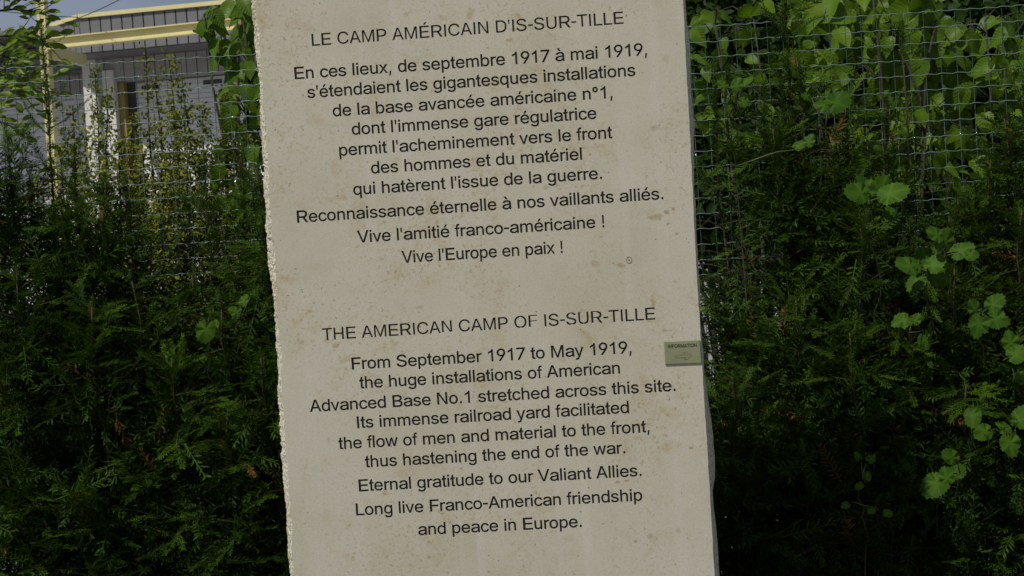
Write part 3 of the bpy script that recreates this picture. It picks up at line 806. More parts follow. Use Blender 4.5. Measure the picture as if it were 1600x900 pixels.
# ------------------------------------------------------------------ information plaque
M_plq = painted('plaque_green_gold', (0.205, 0.222, 0.120), 0.5, 0.12, 30, metal=0.0)
M_ink = painted('plaque_ink', (0.012, 0.014, 0.010), 0.5, 0.1, 50)
M_arrow = painted('plaque_arrow_outline', (0.13, 0.145, 0.07), 0.6, 0.1, 50)
pl = empty('information_plaque', (0, 0, 0), 'small green gold plaque with an arrow on the right edge of the stone slab', 'sign')
pl.rotation_euler = (0, 0, -YAW)
c4 = [st(*p) for p in ((1037.3, 533.8), (1093.4, 531.0), (1095.7, 567.0), (1039.4, 569.3))]
TH = 0.004
def pq(u, v, d):                                       # u right, v down in 0..1
    a, b, c, e = c4
    x = (a[0] * (1 - u) + b[0] * u) * (1 - v) + (e[0] * (1 - u) + c[0] * u) * v
    z = (a[1] * (1 - u) + b[1] * u) * (1 - v) + (e[1] * (1 - u) + c[1] * u) * v
    return (x, -d, z)
m = MB()
bv = 0.014
m.add([pq(0, 1, -0.0005), pq(1, 1, -0.0005), pq(1, 0, -0.0005), pq(0, 0, -0.0005), pq(0, 1, TH * .8), pq(1, 1, TH * .8), pq(1, 0, TH * .8), pq(0, 0, TH * .8),
       pq(bv, 1 - bv * 1.5, TH), pq(1 - bv, 1 - bv * 1.5, TH), pq(1 - bv, bv * 1.5, TH), pq(bv, bv * 1.5, TH)],
      [(0, 1, 5, 4), (1, 2, 6, 5), (2, 3, 7, 6), (3, 0, 4, 7), (4, 5, 9, 8), (5, 6, 10, 9), (6, 7, 11, 10), (7, 4, 8, 11), (8, 9, 10, 11), (3, 2, 1, 0)])
ob = link('plate', m.mesh('plate', M_plq), pl, loc=(0, 0, 0))

def flat_text(txt, weight, fn, mat, name, parent):
    loops = text_loops(txt, weight)
    ax = min(p[0] for l in loops for p in l); bx_ = max(p[0] for l in loops for p in l)
    lp = [[((p[0] - ax) / (bx_ - ax), p[1] / 716) for p in l] for l in loops]
    V, F = cdt_loops(lp)
    cen = np.array([[sum(V[i].x for i in f) / 3, sum(V[i].y for i in f) / 3] for f in F])
    w = sum((winding(cen, l) for l in lp), np.zeros(len(F), int))
    keep = [f for f, q in zip(F, w) if q > 0]
    me = bpy.data.meshes.new(name)
    me.from_pydata([fn(p.x, p.y) for p in V], [], keep)
    me.materials.append(mat); me.update()
    return link(name, me, parent, loc=(0, 0, 0))
flat_text('INFORMATION', 24, lambda u, v: pq(0.10 + 0.80 * u, 0.285 - 0.145 * v, TH + 0.0003), M_ink, 'lettering', pl)
# outlined arrow
arr = [(0.29, 0.63), (0.56, 0.61), (0.51, 0.52), (0.60, 0.52), (0.75, 0.65), (0.62, 0.80), (0.53, 0.81), (0.58, 0.72), (0.30, 0.735)]
m = MB()
for i in range(len(arr)):
    a, b = Vector(arr[i]), Vector(arr[(i + 1) % len(arr)])
    asp = 1.5
    d = Vector(((b.x - a.x) * asp, b.y - a.y)).normalized()
    nrm = Vector((-d.y / asp, d.x)) * 0.012
    e = Vector((d.x / asp, d.y)) * 0.010
    q = [a - nrm - e, b - nrm + e, b + nrm + e, a + nrm - e]
    dd = TH + 0.0002 + 0.00002 * i
    m.add([pq(p.x, p.y, dd) for p in q], [(0, 1, 2, 3)])
link('arrow', m.mesh('arrow', M_arrow), pl, loc=(0, 0, 0))

# ------------------------------------------------------------------ welded mesh fence
FY = 1.62
FYAW = R(1.6)
FP = Vector((0, FY, 0))
FU = Vector((math.cos(FYAW), -math.sin(FYAW), 0))
FNn = Vector((math.sin(FYAW), math.cos(FYAW), 0))
def fz(px, py):
    p = on_plane(px, py, FP, FNn)
    return (p - FP).dot(FU), p.z
tops = sorted([fz(0, 107), fz(178, 98), fz(394, 85), fz(1075, 43), fz(1400, 22), fz(1600, 8)])
print('FENCE top', [(round(a, 2), round(b, 3)) for a, b in tops])
def ztop(s):
    if s <= tops[0][0]: return tops[0][1]
    for (a, za), (b, zb) in zip(tops, tops[1:]):
        if s <= b: return za + (zb - za) * (s - a) / (b - a)
    return tops[-1][1]
ZT = ztop(0.5)
def coated(name, col, spec):
    m, t, p, N, L = new_mat(name)
    geo = N.new('ShaderNodeNewGeometry')
    n1 = noise(N, L, 30, 3, 0.6, geo.outputs['Position'])
    r = ramp(N, [(0.3, tuple(c * 0.8 for c in col)), (0.7, col)])
    L.new(n1.outputs['Fac'], r.inputs['Fac']); L.new(r.outputs['Color'], p.inputs['Base Color'])
    p.inputs['Roughness'].default_value = 0.38
    p.inputs['Specular IOR Level'].default_value = spec
    p.inputs['Coat Weight'].default_value = 0.3
    return m
M_wire = coated('green_wire_sunlit_tone', (0.14, 0.215, 0.175), 0.7)  # same coating as the uprights, paled to imitate light shining on the wire tops
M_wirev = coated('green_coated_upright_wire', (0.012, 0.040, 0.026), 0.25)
fence = empty('mesh_fence', FP, 'green welded wire mesh fence with crimped wires behind the hedge', 'fence')
SP = 0.0502
s0_, s1_ = -2.75, 2.75
nseg = int((s1_ - s0_) / (SP / 8))
def wire_mesh(seed):
    rr = random.Random(seed)
    m = MB()
    pts = []
    for i in range(nseg + 1):
        s = s0_ + (s1_ - s0_) * i / nseg
        ph = 2 * PI * (s - 0.012) / SP
        # crimp: mostly straight with a small kink in each cell
        w = 0.0017 * math.sin(ph + 0.5 * math.sin(ph)) + 0.0004 * math.sin(s * 23 + seed)
        z = ztop(s) - ZT + w
        pts.append(FU * s + Vector((0, 0.0015 * math.cos(ph), z)))
    m.tube(pts, 0.00128, 5)
    return m.mesh('horizontal_wire', M_wire, smooth=True)
wm = [wire_mesh(k) for k in range(3)]
nrow = int(ZT / SP)
for i in range(nrow):
    o = link('horizontal_wire', wm[i % 3], fence, loc=(0, 0, ZT - i * SP + random.uniform(-.0012, .0012)))
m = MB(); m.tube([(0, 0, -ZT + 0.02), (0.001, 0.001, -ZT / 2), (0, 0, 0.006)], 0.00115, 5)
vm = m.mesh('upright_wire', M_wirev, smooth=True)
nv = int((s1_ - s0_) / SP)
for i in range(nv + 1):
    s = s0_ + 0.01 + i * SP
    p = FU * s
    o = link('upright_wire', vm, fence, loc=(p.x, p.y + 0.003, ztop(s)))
m = MB(); m.tube([FU * 0.1 + Vector((0, 0.03, 0)), FU * 0.1 + Vector((0, 0.03, ZT + 0.05))], 0.024, 10)
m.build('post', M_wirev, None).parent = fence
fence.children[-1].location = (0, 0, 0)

# ------------------------------------------------------------------ leaf templates
def leaf_profile(kind):
    """half outline (t along the leaf, half width) for simple leaves, length 1"""
    if kind == 'heart':
        return [(-0.07, 0.13), (-0.04, 0.24), (0.08, 0.335), (0.25, 0.365), (0.42, 0.335), (0.58, 0.265), (0.73, 0.17), (0.87, 0.07)]
    if kind == 'oblong':
        return [(0.06, 0.06), (0.2, 0.14), (0.4, 0.20), (0.6, 0.215), (0.78, 0.16), (0.91, 0.08)]

def make_leaf(kind, seed, mat, curl=0.12, fold=0.18):
    r = random.Random(seed)
    pr_ = leaf_profile(kind)
    n = len(pr_)
    V = [(0, 0, 0)]
    def zc(t, w):
        return -curl * t * t * 1.2 + fold * abs(w) + 0.03 * math.sin(t * 9 + seed + (4 if w > 0 else 0)) * abs(w) * 4
    for t, w in pr_: V.append((max(0, t), 0, zc(max(0, t), 0)))
    V.append((1, 0, zc(1, 0)))
    tip = len(V) - 1
    F = []
    for sgn in (1, -1):
        b = len(V)
        for t, w in pr_:
            ww = w * (1 + r.uniform(-0.08, 0.08))
            V.append((t, sgn * ww * 0.5, zc(t, ww * 0.5) - 0.012))
        b2 = len(V)
        for t, w in pr_:
            ww = w * (1 + r.uniform(-0.06, 0.06))
            V.append((t, sgn * ww, zc(t, ww)))
        for i in range(n - 1):
            for (q0, q1) in ((1, b), (b, b2)):
                f = (q0 + i, q0 + i + 1, q1 + i + 1, q1 + i)
                F.append(f if sgn < 0 else f[::-1])
        for f in ((n, tip, b + n - 1), (b + n - 1, tip, b2 + n - 1), (0, 1, b), (0, b, b2)):
            F.append(f if sgn < 0 else f[::-1])
    # petiole
    me = bpy.data.meshes.new('leaf')
    b = len(V)
    pw = 0.014
    V += [(0, pw, 0), (0, -pw, 0), (-0.22, -pw * 0.8, 0.05), (-0.22, pw * 0.8, 0.05), (0, 0, 0.02), (-0.22, 0, 0.07)]
    F += [(b, b + 1, b + 2, b + 3), (b, b + 4, b + 5, b + 3), (b + 1, b + 2, b + 5, b + 4)]
    me.from_pydata(V, [], F)
    a = me.attributes.new('tint', 'FLOAT', 'POINT')
    a.data.foreach_set('value', [0.30 + 0.25 * (1 if abs(v[1]) < 0.02 else 0) + 0.1 * v[0] for v in V])
    me.materials.append(mat)
    me.polygons.foreach_set('use_smooth', [True] * len(F))
    me.update()
    return me

def lobed_leaf(seed, mat, lobes=5):
    """palmate leaf with toothed margin, petiole at the origin, length 1 along +x"""
    r = random.Random(seed)
    C = Vector((0.30, 0))
    rim = []
    nn = 44
    for k in range(nn):
        a = -PI + 2 * PI * (k + 0.5) / nn
        # five lobes centred on 0, +-55, +-115 degrees
        rad = 0.47
        for c, ln, wd in ((0, 0.70, 0.55), (R(58), 0.52, 0.46), (-R(58), 0.52, 0.46), (R(122), 0.44, 0.42), (-R(122), 0.44, 0.42)):
            rad = max(rad, ln * max(0, math.cos(min(PI / 2, abs(a - c) / wd * 0.95))) ** 0.55)
        if seed % 2:                                   # ovate blade, heart shaped at its base
            rad = 0.40 + 0.30 * max(0, math.cos(a)) ** 3 + 0.05 * abs(math.sin(a))
        if abs(a) > R(163): rad = 0.30
        rad *= 1 + (0.065 if k % 2 else -0.055) + r.uniform(-0.03, 0.03)
        rim.append((C.x + rad * math.cos(a), rad * math.sin(a), a, rad))
    V = [(C.x, 0, 0.0)]
    def h(x, y, a, rad):
        vein = min(abs(a - c) for c in (0, R(58), -R(58), R(122), -R(122)))
        return 0.10 * min(vein, 0.5) * rad * 2 - 0.22 * rad * rad + 0.03 * math.sin(5 * a + seed)
    mid = []
    for (x, y, a, rad) in rim:
        V.append((C.x + (x - C.x) * 0.55, y * 0.55, h(x, y, a, rad * 0.55)))
    for (x, y, a, rad) in rim:
        V.append((x, y, h(x, y, a, rad)))
    F = []
    for k in range(nn):
        k2 = (k + 1) % nn
        F.append((0, 1 + k, 1 + k2))
        F.append((1 + k, 1 + nn + k, 1 + nn + k2, 1 + k2))
    b = len(V)
    V += [(0.05, 0.012, 0), (0.05, -0.012, 0), (-0.35, -0.01, 0.03), (-0.35, 0.01, 0.03), (0.05, 0, 0.02), (-0.35, 0, 0.05)]
    F += [(b, b + 1, b + 2, b + 3), (b, b + 4, b + 5, b + 3), (b + 1, b + 2, b + 5, b + 4)]
    me = bpy.data.meshes.new('leaf')
    me.from_pydata(V, [], F)
    tint = [0.75]
    for ring in range(2):
        for (x, y, a, rad) in rim:
            vein = min(abs(a - c) for c in (0, R(58), -R(58), R(122), -R(122)))
            tint.append((0.60 if vein < 0.09 else 0.34) - 0.08 * ring)
    tint += [0.6] * 6
    at_ = me.attributes.new('tint', 'FLOAT', 'POINT')
    at_.data.foreach_set('value', tint)
    me.materials.append(mat)
    me.polygons.foreach_set('use_smooth', [True] * len(F))
    me.update()
    return me

def frame_from(d, n):
    d = Vector(d).normalized()
    n = Vector(n)
    n = (n - d * n.dot(d))
    if n.length < 1e-4: n = d.orthogonal()
    n.normalize()
    y = n.cross(d)
    return Matrix((d, y, n)).transposed()

def put_leaf(me, parent, pos, d, n, size):
    o = bpy.data.objects.new('leaf', me)
    COL.objects.link(o)
    o.parent = parent
    o.location = Vector(pos) - parent.location
    o.rotation_euler = frame_from(d, n).to_euler()
    o.scale = (size, size, size)
    return o

# ------------------------------------------------------------------ vectorised foliage
def frames(D, Nn):
    D = D / np.linalg.norm(D, axis=1, keepdims=True)
    Nn = Nn - D * np.sum(Nn * D, axis=1, keepdims=True)
    Nn = Nn / (np.linalg.norm(Nn, axis=1, keepdims=True) + 1e-9)
    Y = np.cross(Nn, D)
    return np.stack([D, Y, Nn], axis=2)              # columns

def stamp(T, TF, TT, P, D, Nn, Sc, tint):
    """T (n,3) template verts, TF faces, TT template tint; place at P with frames and scale"""
    Rm = frames(D, Nn)
    V = np.einsum('kij,nj->kni', Rm, T) * Sc[:, None, None] + P[:, None, :]
    n = len(T)
    F = TF[None] + (np.arange(len(P)) * n)[:, None, None]
    tt = TT[None, :] + tint[:, None]
    return V.reshape(-1, 3), F.reshape(-1, TF.shape[1]), tt.reshape(-1)

def twig_template(rs, pairs=15, L=0.080, nl=0.0205, w=0.0030, flat=1.0):
    V, F, TT = [], [], []
    def quad(a, b, c, d, t):
        k = len(V); V.extend([a, b, c, d]); F.append((k, k + 1, k + 2, k + 3)); TT.extend(t)
    for i in range(pairs):
        x = L * (i + 0.5) / pairs
        for sg in (1, -1):
            an = math.radians(rs.uniform(42, 72) - 22 * i / pairs)
            up = rs.uniform(-0.15, 0.35) if flat > 0.5 else rs.uniform(-1.0, 1.0)
            ln = nl * rs.uniform(0.8, 1.1) * (1 - 0.45 * (i / pairs) ** 3) * (0.8 + 0.2 * min(1, i / 3))
            d = np.array([math.cos(an), sg * math.sin(an) * math.cos(up), math.sin(up)])
            d /= np.linalg.norm(d)
            side = np.array([d[1] * -1, d[0], 0.25 * rs.uniform(-1, 1)])
            side /= np.linalg.norm(side)
            p0 = np.array([x, 0, 0])
            m_ = p0 + d * ln * 0.5 + np.array([0, 0, 0.001])
            quad(p0, m_ - side * w / 2, p0 + d * ln, m_ + side * w / 2, [-0.06, 0, 0.06, 0])
    k = 0.0011
    quad(np.array([-0.01, -k, 0]), np.array([L, -k * .5, 0]), np.array([L, k * .5, 0]), np.array([-0.01, k, 0]), [0.12] * 4)
    return np.array(V), np.array(F), np.array(TT)

def small_leaf_template(w=0.5, fold=0.12):
    V = np.array([(0, 0, 0), (0.5, 0, 0.0), (1, 0, -0.1), (0.25, w * .42, fold), (0.7, w * .38, fold * .6), (0.25, -w * .42, fold), (0.7, -w * .38, fold * .6)], float)
    F = np.array([(0, 1, 4, 3), (1, 2, 2, 4), (0, 5, 6, 1), (1, 6, 2, 2)])
    F = np.array([(0, 1, 3), (1, 4, 3), (1, 2, 4), (0, 5, 1), (1, 5, 6), (1, 6, 2)])
    return V, F, np.array([0.05, 0.05, 0, 0, 0, 0, 0])

def curve_pts(p, d, L, n, bend, rs, wob=0.15):
    pts = [np.array(p, float)]
    d = np.array(d, float); d /= np.linalg.norm(d)
    for i in range(n):
        d = d + np.array(bend) / n + rs.uniform(-1, 1, 3) * wob / n
        d /= np.linalg.norm(d)
        pts.append(pts[-1] + d * L / n)
    return pts

def yew(idx, leaders, label, seed, yc=1.2):
    rs = np.random.RandomState(seed)
    base = Vector((float(np.mean([l[0] for l in leaders])), yc, 0.0))
    root = empty('yew_shrub', base, label, 'shrub', 'dark green yew shrubs planted as a hedge')
    wood, thin = MB(), MB()
    P, D, Nn, Sc, Ti, Kd = [], [], [], [], [], []
    def twig(p, d, n, s, t, k=0):
        P.append(p); D.append(d); Nn.append(n); Sc.append(s); Ti.append(t); Kd.append(k)
    for (x, y, zt, rad, dens) in leaders:
        bx0, by0 = base.x * 0.35 + x * 0.65, base.y
        n = 12
        lp = []
        for i in range(n + 1):
            t = i / n
            lp.append(np.array([bx0 + (x - bx0) * t ** 1.2 + rs.uniform(-.012, .012), by0 + (y - by0) * t + rs.uniform(-.012, .012), 0.02 + (zt - 0.02) * t]))
        wood.tube([tuple(q) for q in lp], [0.0065 * (1 - 0.85 * i / n) + 0.0012 for i in range(n + 1)], 6)
        z = 0.32
        az = rs.uniform(0, 6.28)
        shade = rs.uniform(-0.06, 0.08)
        while z < zt - 0.015:
            t = z / zt
            f = min(n - 1, int(t * n)); u = t * n - f
            p = lp[f] * (1 - u) + lp[f + 1] * u
            az += 2.4 + rs.uniform(-.5, .5)
            fromtop = zt - z
            L = rad * min(1.35, (fromtop / 0.85) ** 0.75) * rs.uniform(0.55, 1.15) + 0.035
            el = R(rs.uniform(5, 52))
            d = np.array([math.cos(az) * math.cos(el), math.sin(az) * math.cos(el) * 0.9, math.sin(el)])
            ns = max(2, int(L / 0.05))
            pts = curve_pts(p, d, L, ns, (0, 0, rs.uniform(-0.7, 0.25)), rs, 0.9)
            if L > 0.09: thin.tube([tuple(q) for q in pts], [0.0024 * (1 - 0.75 * i / ns) * min(1, L / .25) + 0.0006 for i in range(ns + 1)], 4, cap=False)
            up = np.array([rs.uniform(-.3, .3), rs.uniform(-.3, .3) - 0.15, 1.0])
            bshade = rs.uniform(-0.02, 0.46) + shade  # random branch tone, spread wide to imitate lit clumps against dark gaps
            for i in range(ns):
                a, b = pts[i], pts[i + 1]
                dd = (b - a); dl = np.linalg.norm(dd); dd = dd / dl
                tip = (i + 1) / ns
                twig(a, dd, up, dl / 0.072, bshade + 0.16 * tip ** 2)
                if L > 0.12:
                    for q_ in range(2): twig(a + rs.uniform(-.03, .03, 3), rs.normal(size=3) + dd * .6, rs.normal(size=3) + up, rs.uniform(1.0, 1.5), bshade - .04, 2)
                if i > 0 or L < 0.12:
                    for sg in (1, -1):
                        if rs.rand() > dens: continue
                        side = np.cross(up, dd); side /= np.linalg.norm(side)
                        ang = R(rs.uniform(30, 60))
                        sd = dd * math.cos(ang) + side * sg * math.sin(ang) + np.array([0, 0, rs.uniform(-.25, .2)])
                        s_ = rs.uniform(0.6, 1.25) * (0.75 + 0.4 * (1 - tip))
                        q = a + dd * dl * rs.uniform(0.1, 0.9)
                        tt = bshade + rs.uniform(-.05, .12) + 0.14 * tip
                        twig(q, sd, up + rs.uniform(-.4, .4, 3), s_, tt)
                        if s_ > 0.95 and rs.rand() < 0.5 * dens:
                            e = q + sd / np.linalg.norm(sd) * 0.04 * s_
                            for sg2 in (1, -1):
                                d2 = sd + np.cross(up, sd) * sg2 * rs.uniform(.5, .9)
                                twig(e, d2, up + rs.uniform(-.4, .4, 3), rs.uniform(.45, .75), tt + 0.08)
            twig(pts[-1], pts[-1] - pts[-2], up, rs.uniform(.6, 1.0), bshade + 0.30)
            z += rs.uniform(0.009, 0.032) / max(0.35, dens) * (0.55 if fromtop < 0.35 else 1)
        # the leader itself: needles all round
        for k in range(int(0.5 / 0.045)):
            zz_ = zt - 0.04 - k * 0.045
            if zz_ < 0.3: break
            t = zz_ / zt; f = min(n - 1, int(t * n)); u = t * n - f
            p = lp[f] * (1 - u) + lp[f + 1] * u
            twig(p, (rs.uniform(-.08, .08), rs.uniform(-.08, .08), 1), (rs.uniform(-1, 1), rs.uniform(-1, 1), 0), 0.85, 0.38, 1)
            twig(p, (rs.uniform(-.08, .08), rs.uniform(-.08, .08), 1), (rs.uniform(-1, 1), rs.uniform(-1, 1), 0), 0.85, 0.38, 1)
    P, D, Nn, Sc, Ti, Kd = map(np.array, (P, D, Nn, Sc, Ti, Kd))
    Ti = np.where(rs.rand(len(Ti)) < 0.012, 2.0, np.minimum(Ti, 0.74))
    keep = np.ones(len(P), bool)
    for (x0, x1, z0, z1, pr_) in THIN:                 # places where the hedge has grown thin
        inside = (P[:, 0] > x0 + rs.normal(0, .012, len(P))) & (P[:, 0] < x1 + rs.normal(0, .015, len(P))) & (P[:, 2] > z0 + rs.normal(0, .02, len(P))) & (P[:, 2] < z1 + rs.normal(0, .02, len(P)))
        keep &= ~(inside & (rs.rand(len(P)) < pr_))
    P, D, Nn, Sc, Ti, Kd = (q_[keep] for q_ in (P, D, Nn, Sc, Ti, Kd))
    vs, fs, ts = [], [], []; off = 0
    tpl = [twig_template(rs) for _ in range(3)] + [twig_template(rs, flat=0.0)]
    tpl.append(twig_template(rs, pairs=9, L=0.085, nl=0.023, w=0.0042, flat=0.3))
    pick = np.where(Kd == 1, 3, np.where(Kd == 2, 4, rs.randint(0, 3, len(P))))
    for k, (T, TF, TT) in enumerate(tpl):
        sel = pick == k
        if not sel.any(): continue
        v, f, t = stamp(T, TF, TT, P[sel], D[sel], Nn[sel], Sc[sel], Ti[sel])
        vs.append(v); fs.append(f + off); ts.append(t); off += len(v)
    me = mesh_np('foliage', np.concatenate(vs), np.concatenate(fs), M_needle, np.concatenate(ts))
    fo = link('foliage', me, root); tag(fo, kind='stuff')
    wood.build('stem', M_bark, root, smooth=True)
    tb = thin.build('branches', M_bark, root); tag(tb, kind='stuff')
    return len(P)

def L_(px, py, y, rad, dens=0.85):
    p = at(px, py, y)
    return (p.x, y, p.z, rad, dens)

def thin_box(x0, y0, x1, y1, pr_):
    a, b = at(x0, y1, 1.15), at(x1, y0, 1.15)
    return (a.x, b.x, a.z, b.z, pr_)
THIN = [thin_box(1070, 285, 1165, 440, .90), thin_box(1150, 375, 1240, 440, .93), thin_box(1080, 490, 1130, 580, .6), thin_box(1075, 20, 1105, 290, .75),
        thin_box(1185, 55, 1215, 130, .6), thin_box(1420, 90, 1500, 330, .85), thin_box(1270, 60, 1310, 250, .5), thin_box(1480, 395, 1560, 440, .6), thin_box(1370, 480, 1420, 560, .6),
        thin_box(205, 360, 330, 470, .6), thin_box(30, 420, 90, 500, .45), thin_box(170, 570, 230, 650, .45), thin_box(330, 480, 360, 520, .5)]
tot = 0
YEWS = [
 ([L_(68, 55, 1.30, 0.16, 0.40), L_(12, 205, 1.15, 0.34), L_(48, 275, 1.25, 0.34), L_(-10, 250, 1.1, 0.34), L_(20, 420, 0.95, 0.36)], 'yew shrub at the left picture edge with one long leader beside the yellow post'),
 ([L_(118, 240, 1.20, 0.22, 0.6), L_(158, 285, 1.15, 0.32), L_(100, 330, 1.05, 0.32), L_(140, 480, 0.9, 0.34)], 'yew shrub with thin leader in front of the building pillar'),
 ([L_(196, 285, 1.22, 0.20, 0.55), L_(238, 365, 1.2, 0.28, 0.75), L_(210, 440, 1.05, 0.34), L_(265, 560, 0.9, 0.34)], 'low yew shrub below the grey garage door'),
 ([L_(318, 258, 1.28, 0.20, 0.6), L_(300, 430, 1.15, 0.30, 0.8), L_(345, 470, 1.0, 0.32), L_(350, 640, 0.85, 0.32)], 'yew shrub with slanting dark branch above the mesh wires left of the stone'),
 ([L_(372, 245, 1.25, 0.24, 0.7), L_(405, 265, 1.15, 0.28), L_(430, 330, 1.0, 0.34), L_(410, 560, 0.75, 0.30)], 'yew shrub pressed against the rough left edge of the stone'),
 ([L_(520, 250, 1.25, 0.28), L_(610, 330, 1.15, 0.34), L_(690, 280, 1.2, 0.32)], 'yew shrub hidden behind the left half of the stone slab'),
 ([L_(800, 240, 1.25, 0.28), L_(890, 320, 1.15, 0.34), L_(985, 270, 1.2, 0.32)], 'yew shrub hidden behind the right half of the stone slab'),
 ([L_(-90, 240, 1.15, 0.30), L_(-170, 180, 1.2, 0.34)], 'yew shrub just beyond the left picture edge'),
 ([L_(1112, 95, 1.3, 0.16, 0.6), L_(1150, 140, 1.25, 0.26, 0.8), L_(1135, 470, 1.15, 0.30, 0.6), L_(1150, 590, 0.8, 0.34)], 'yew shrub beside the right edge of the stone near the plaque'),
 ([L_(1222, 12, 1.30, 0.20, 0.75), L_(1250, 95, 1.2, 0.30), L_(1205, 200, 1.1, 0.34), L_(1240, 470, 0.9, 0.36)], 'tallest yew shrub with its tip above the top fence wire'),
 ([L_(1320, 150, 1.25, 0.28, 0.7), L_(1300, 255, 1.1, 0.34), L_(1345, 330, 1.0, 0.34, 0.8), L_(1330, 520, 0.85, 0.36)], 'yew shrub standing behind the cluster of upright lobed leaves'),
 ([L_(1408, 55, 1.3, 0.11, 0.55), L_(1385, 170, 1.2, 0.24, 0.7), L_(1425, 355, 1.1, 0.34, 0.8), L_(1400, 500, 0.95, 0.36)], 'yew shrub with slim feathery tip in front of the mesh'),
 ([L_(1500, 300, 1.2, 0.28), L_(1540, 250, 1.15, 0.30), L_(1490, 420, 1.0, 0.34), L_(1510, 600, 0.85, 0.36)], 'low yew shrub with climbing leaves at its foot near the right edge'),
 ([L_(1572, 185, 1.15, 0.28), L_(1610, 105, 1.2, 0.34), L_(1590, 330, 1.0, 0.36), L_(1600, 560, 0.85, 0.36)], 'bushy lighter yew shrub at the right picture edge'),
]
for i, (ls, lb) in enumerate(YEWS):
    tot += yew(i, ls, lb, 100 + i)
print('twigs', tot)

# ------------------------------------------------------------------ small leaved olive shrubs behind the fence
def olive(leaders, label, seed, yc):
    rs = np.random.RandomState(seed)
    base = Vector((float(np.mean([l[0] for l in leaders])), yc, 0))
    root = empty('olive_green_shrub', base, label, 'shrub', 'small leaved olive green shrubs behind the fence')
    wood = MB(); P, D, Nn, Sc, Ti = [], [], [], [], []
    for (x, y, zt, rad, dens) in leaders:
        bx0 = base.x * 0.5 + x * 0.5
        n = 12
        lp = [np.array([bx0 + (x - bx0) * (i / n) + rs.uniform(-.01, .01), yc + (y - yc) * i / n, zt * i / n]) for i in range(n + 1)]
        wood.tube([tuple(q) for q in lp], [0.009 * (1 - 0.85 * i / n) + 0.001 for i in range(n + 1)], 5)
        z = 0.4; az = 0
        while z < zt:
            t = z / zt; f = min(n - 1, int(t * n)); u = t * n - f
            p = lp[f] * (1 - u) + lp[f + 1] * u
            az += 2.4 + rs.uniform(-.4, .4)
            L = rad * min(1, ((zt - z) / 0.7) ** 0.8) * rs.uniform(.5, 1.1) + 0.03
            el = R(rs.uniform(35, 70))
            d = np.array([math.cos(az) * math.cos(el), math.sin(az) * math.cos(el), math.sin(el)])
            ns = max(2, int(L / 0.03))
            pts = curve_pts(p, d, L, ns, (0, 0, .3), rs, 0.6)
            if L > 0.08: wood.tube([tuple(q) for q in pts[::2] + [pts[-1]]], 0.0014, 3, cap=False)
            sh = rs.uniform(0.1, 0.55)
            for q in pts:
                for k in range(int(rs.uniform(6, 14) * dens) + 1):
                    dv = rs.normal(size=3) + np.array([0, 0, 0.5])
                    P.append(q + rs.uniform(-.018, .018, 3)); D.append(dv); Nn.append(rs.normal(size=3) + np.array([0, -.5, 1]))
                    Sc.append(rs.uniform(.011, .021)); Ti.append(sh + rs.uniform(-.15, .25))
            z += rs.uniform(.015, .045)
    T, TF, TT = small_leaf_template(0.62)
    v, f, t = stamp(T, TF, TT, np.array(P), np.array(D), np.array(Nn), np.array(Sc), np.array(Ti))
    fo = link('foliage', mesh_np('foliage', v, f, M_olive, t), root); tag(fo, kind='stuff')
    wood.build('stem', M_grbark, root)
olive([L_(112, 165, 2.0, .12), L_(146, 112, 2.0, .05, .6), L_(165, 158, 2.0, .10), L_(95, 230, 1.95, .22), L_(135, 215, 1.95, .20), L_(185, 215, 1.95, .22), L_(60, 300, 1.9, .25), L_(160, 270, 1.9, .28), L_(120, 300, 1.9, .28)], 'olive green shrub with thin upright twigs before the white pillar', 31, 1.97)
olive([L_(226, 76, 2.05, .035, .35), L_(210, 195, 2.0, .10, .7), L_(243, 128, 2.05, .06, .5), L_(268, 92, 2.05, .07, .6), L_(252, 200, 2.0, .18), L_(225, 240, 1.95, .26), L_(290, 220, 1.95, .26), L_(200, 225, 2.1, .22), L_(265, 240, 1.85, .28), L_(245, 300, 1.85, .30), L_(275, 180, 2.0, .18)], 'olive green shrub with tallest twig before the grey garage door', 32, 2.0)
olive([L_(288, 128, 2.05, .07, .6), L_(312, 175, 2.0, .10, .7), L_(348, 150, 2.0, .08, .6), L_(365, 160, 2.0, .16), L_(330, 230, 1.95, .22), L_(385, 230, 1.95, .24), L_(405, 200, 1.95, .2), L_(310, 220, 2.1, .24), L_(350, 210, 1.9, .24), L_(365, 290, 1.85, .3), L_(315, 310, 1.85, .3), L_(400, 290, 1.9, .26)], 'olive green shrub just below the hanging heart shaped leaves', 33, 2.0)

# ------------------------------------------------------------------ broad leaved shrubs with single leaves
heart = [make_leaf('heart', s, M_lilac, 0.10 + 0.08 * s, 0.14 + 0.05 * (s % 3)) for s in range(4)]
obl = [make_leaf('oblong', s, M_tree, 0.12 + 0.06 * s, 0.2) for s in range(3)]
lobed = [lobed_leaf(s, M_vine) for s in range(4)]

def branch_plant(name, label, cat, base, limbs, leaves, bark, group=None):
    """limbs: list of point lists; leaves: (mesh, pos, dir, normal, size)"""
    root = empty(name, base, label, cat, group)
    m = MB()
    for pts, r0 in limbs:
        n = len(pts)
        m.tube(pts, [r0 * (1 - 0.75 * i / (n - 1)) + 0.0006 for i in range(n)], 6)
    m.build('stem', bark, root, smooth=True)
    for (me, pos, d, n, s) in leaves:
        put_leaf(me, root, pos, d, n, s)
    return root

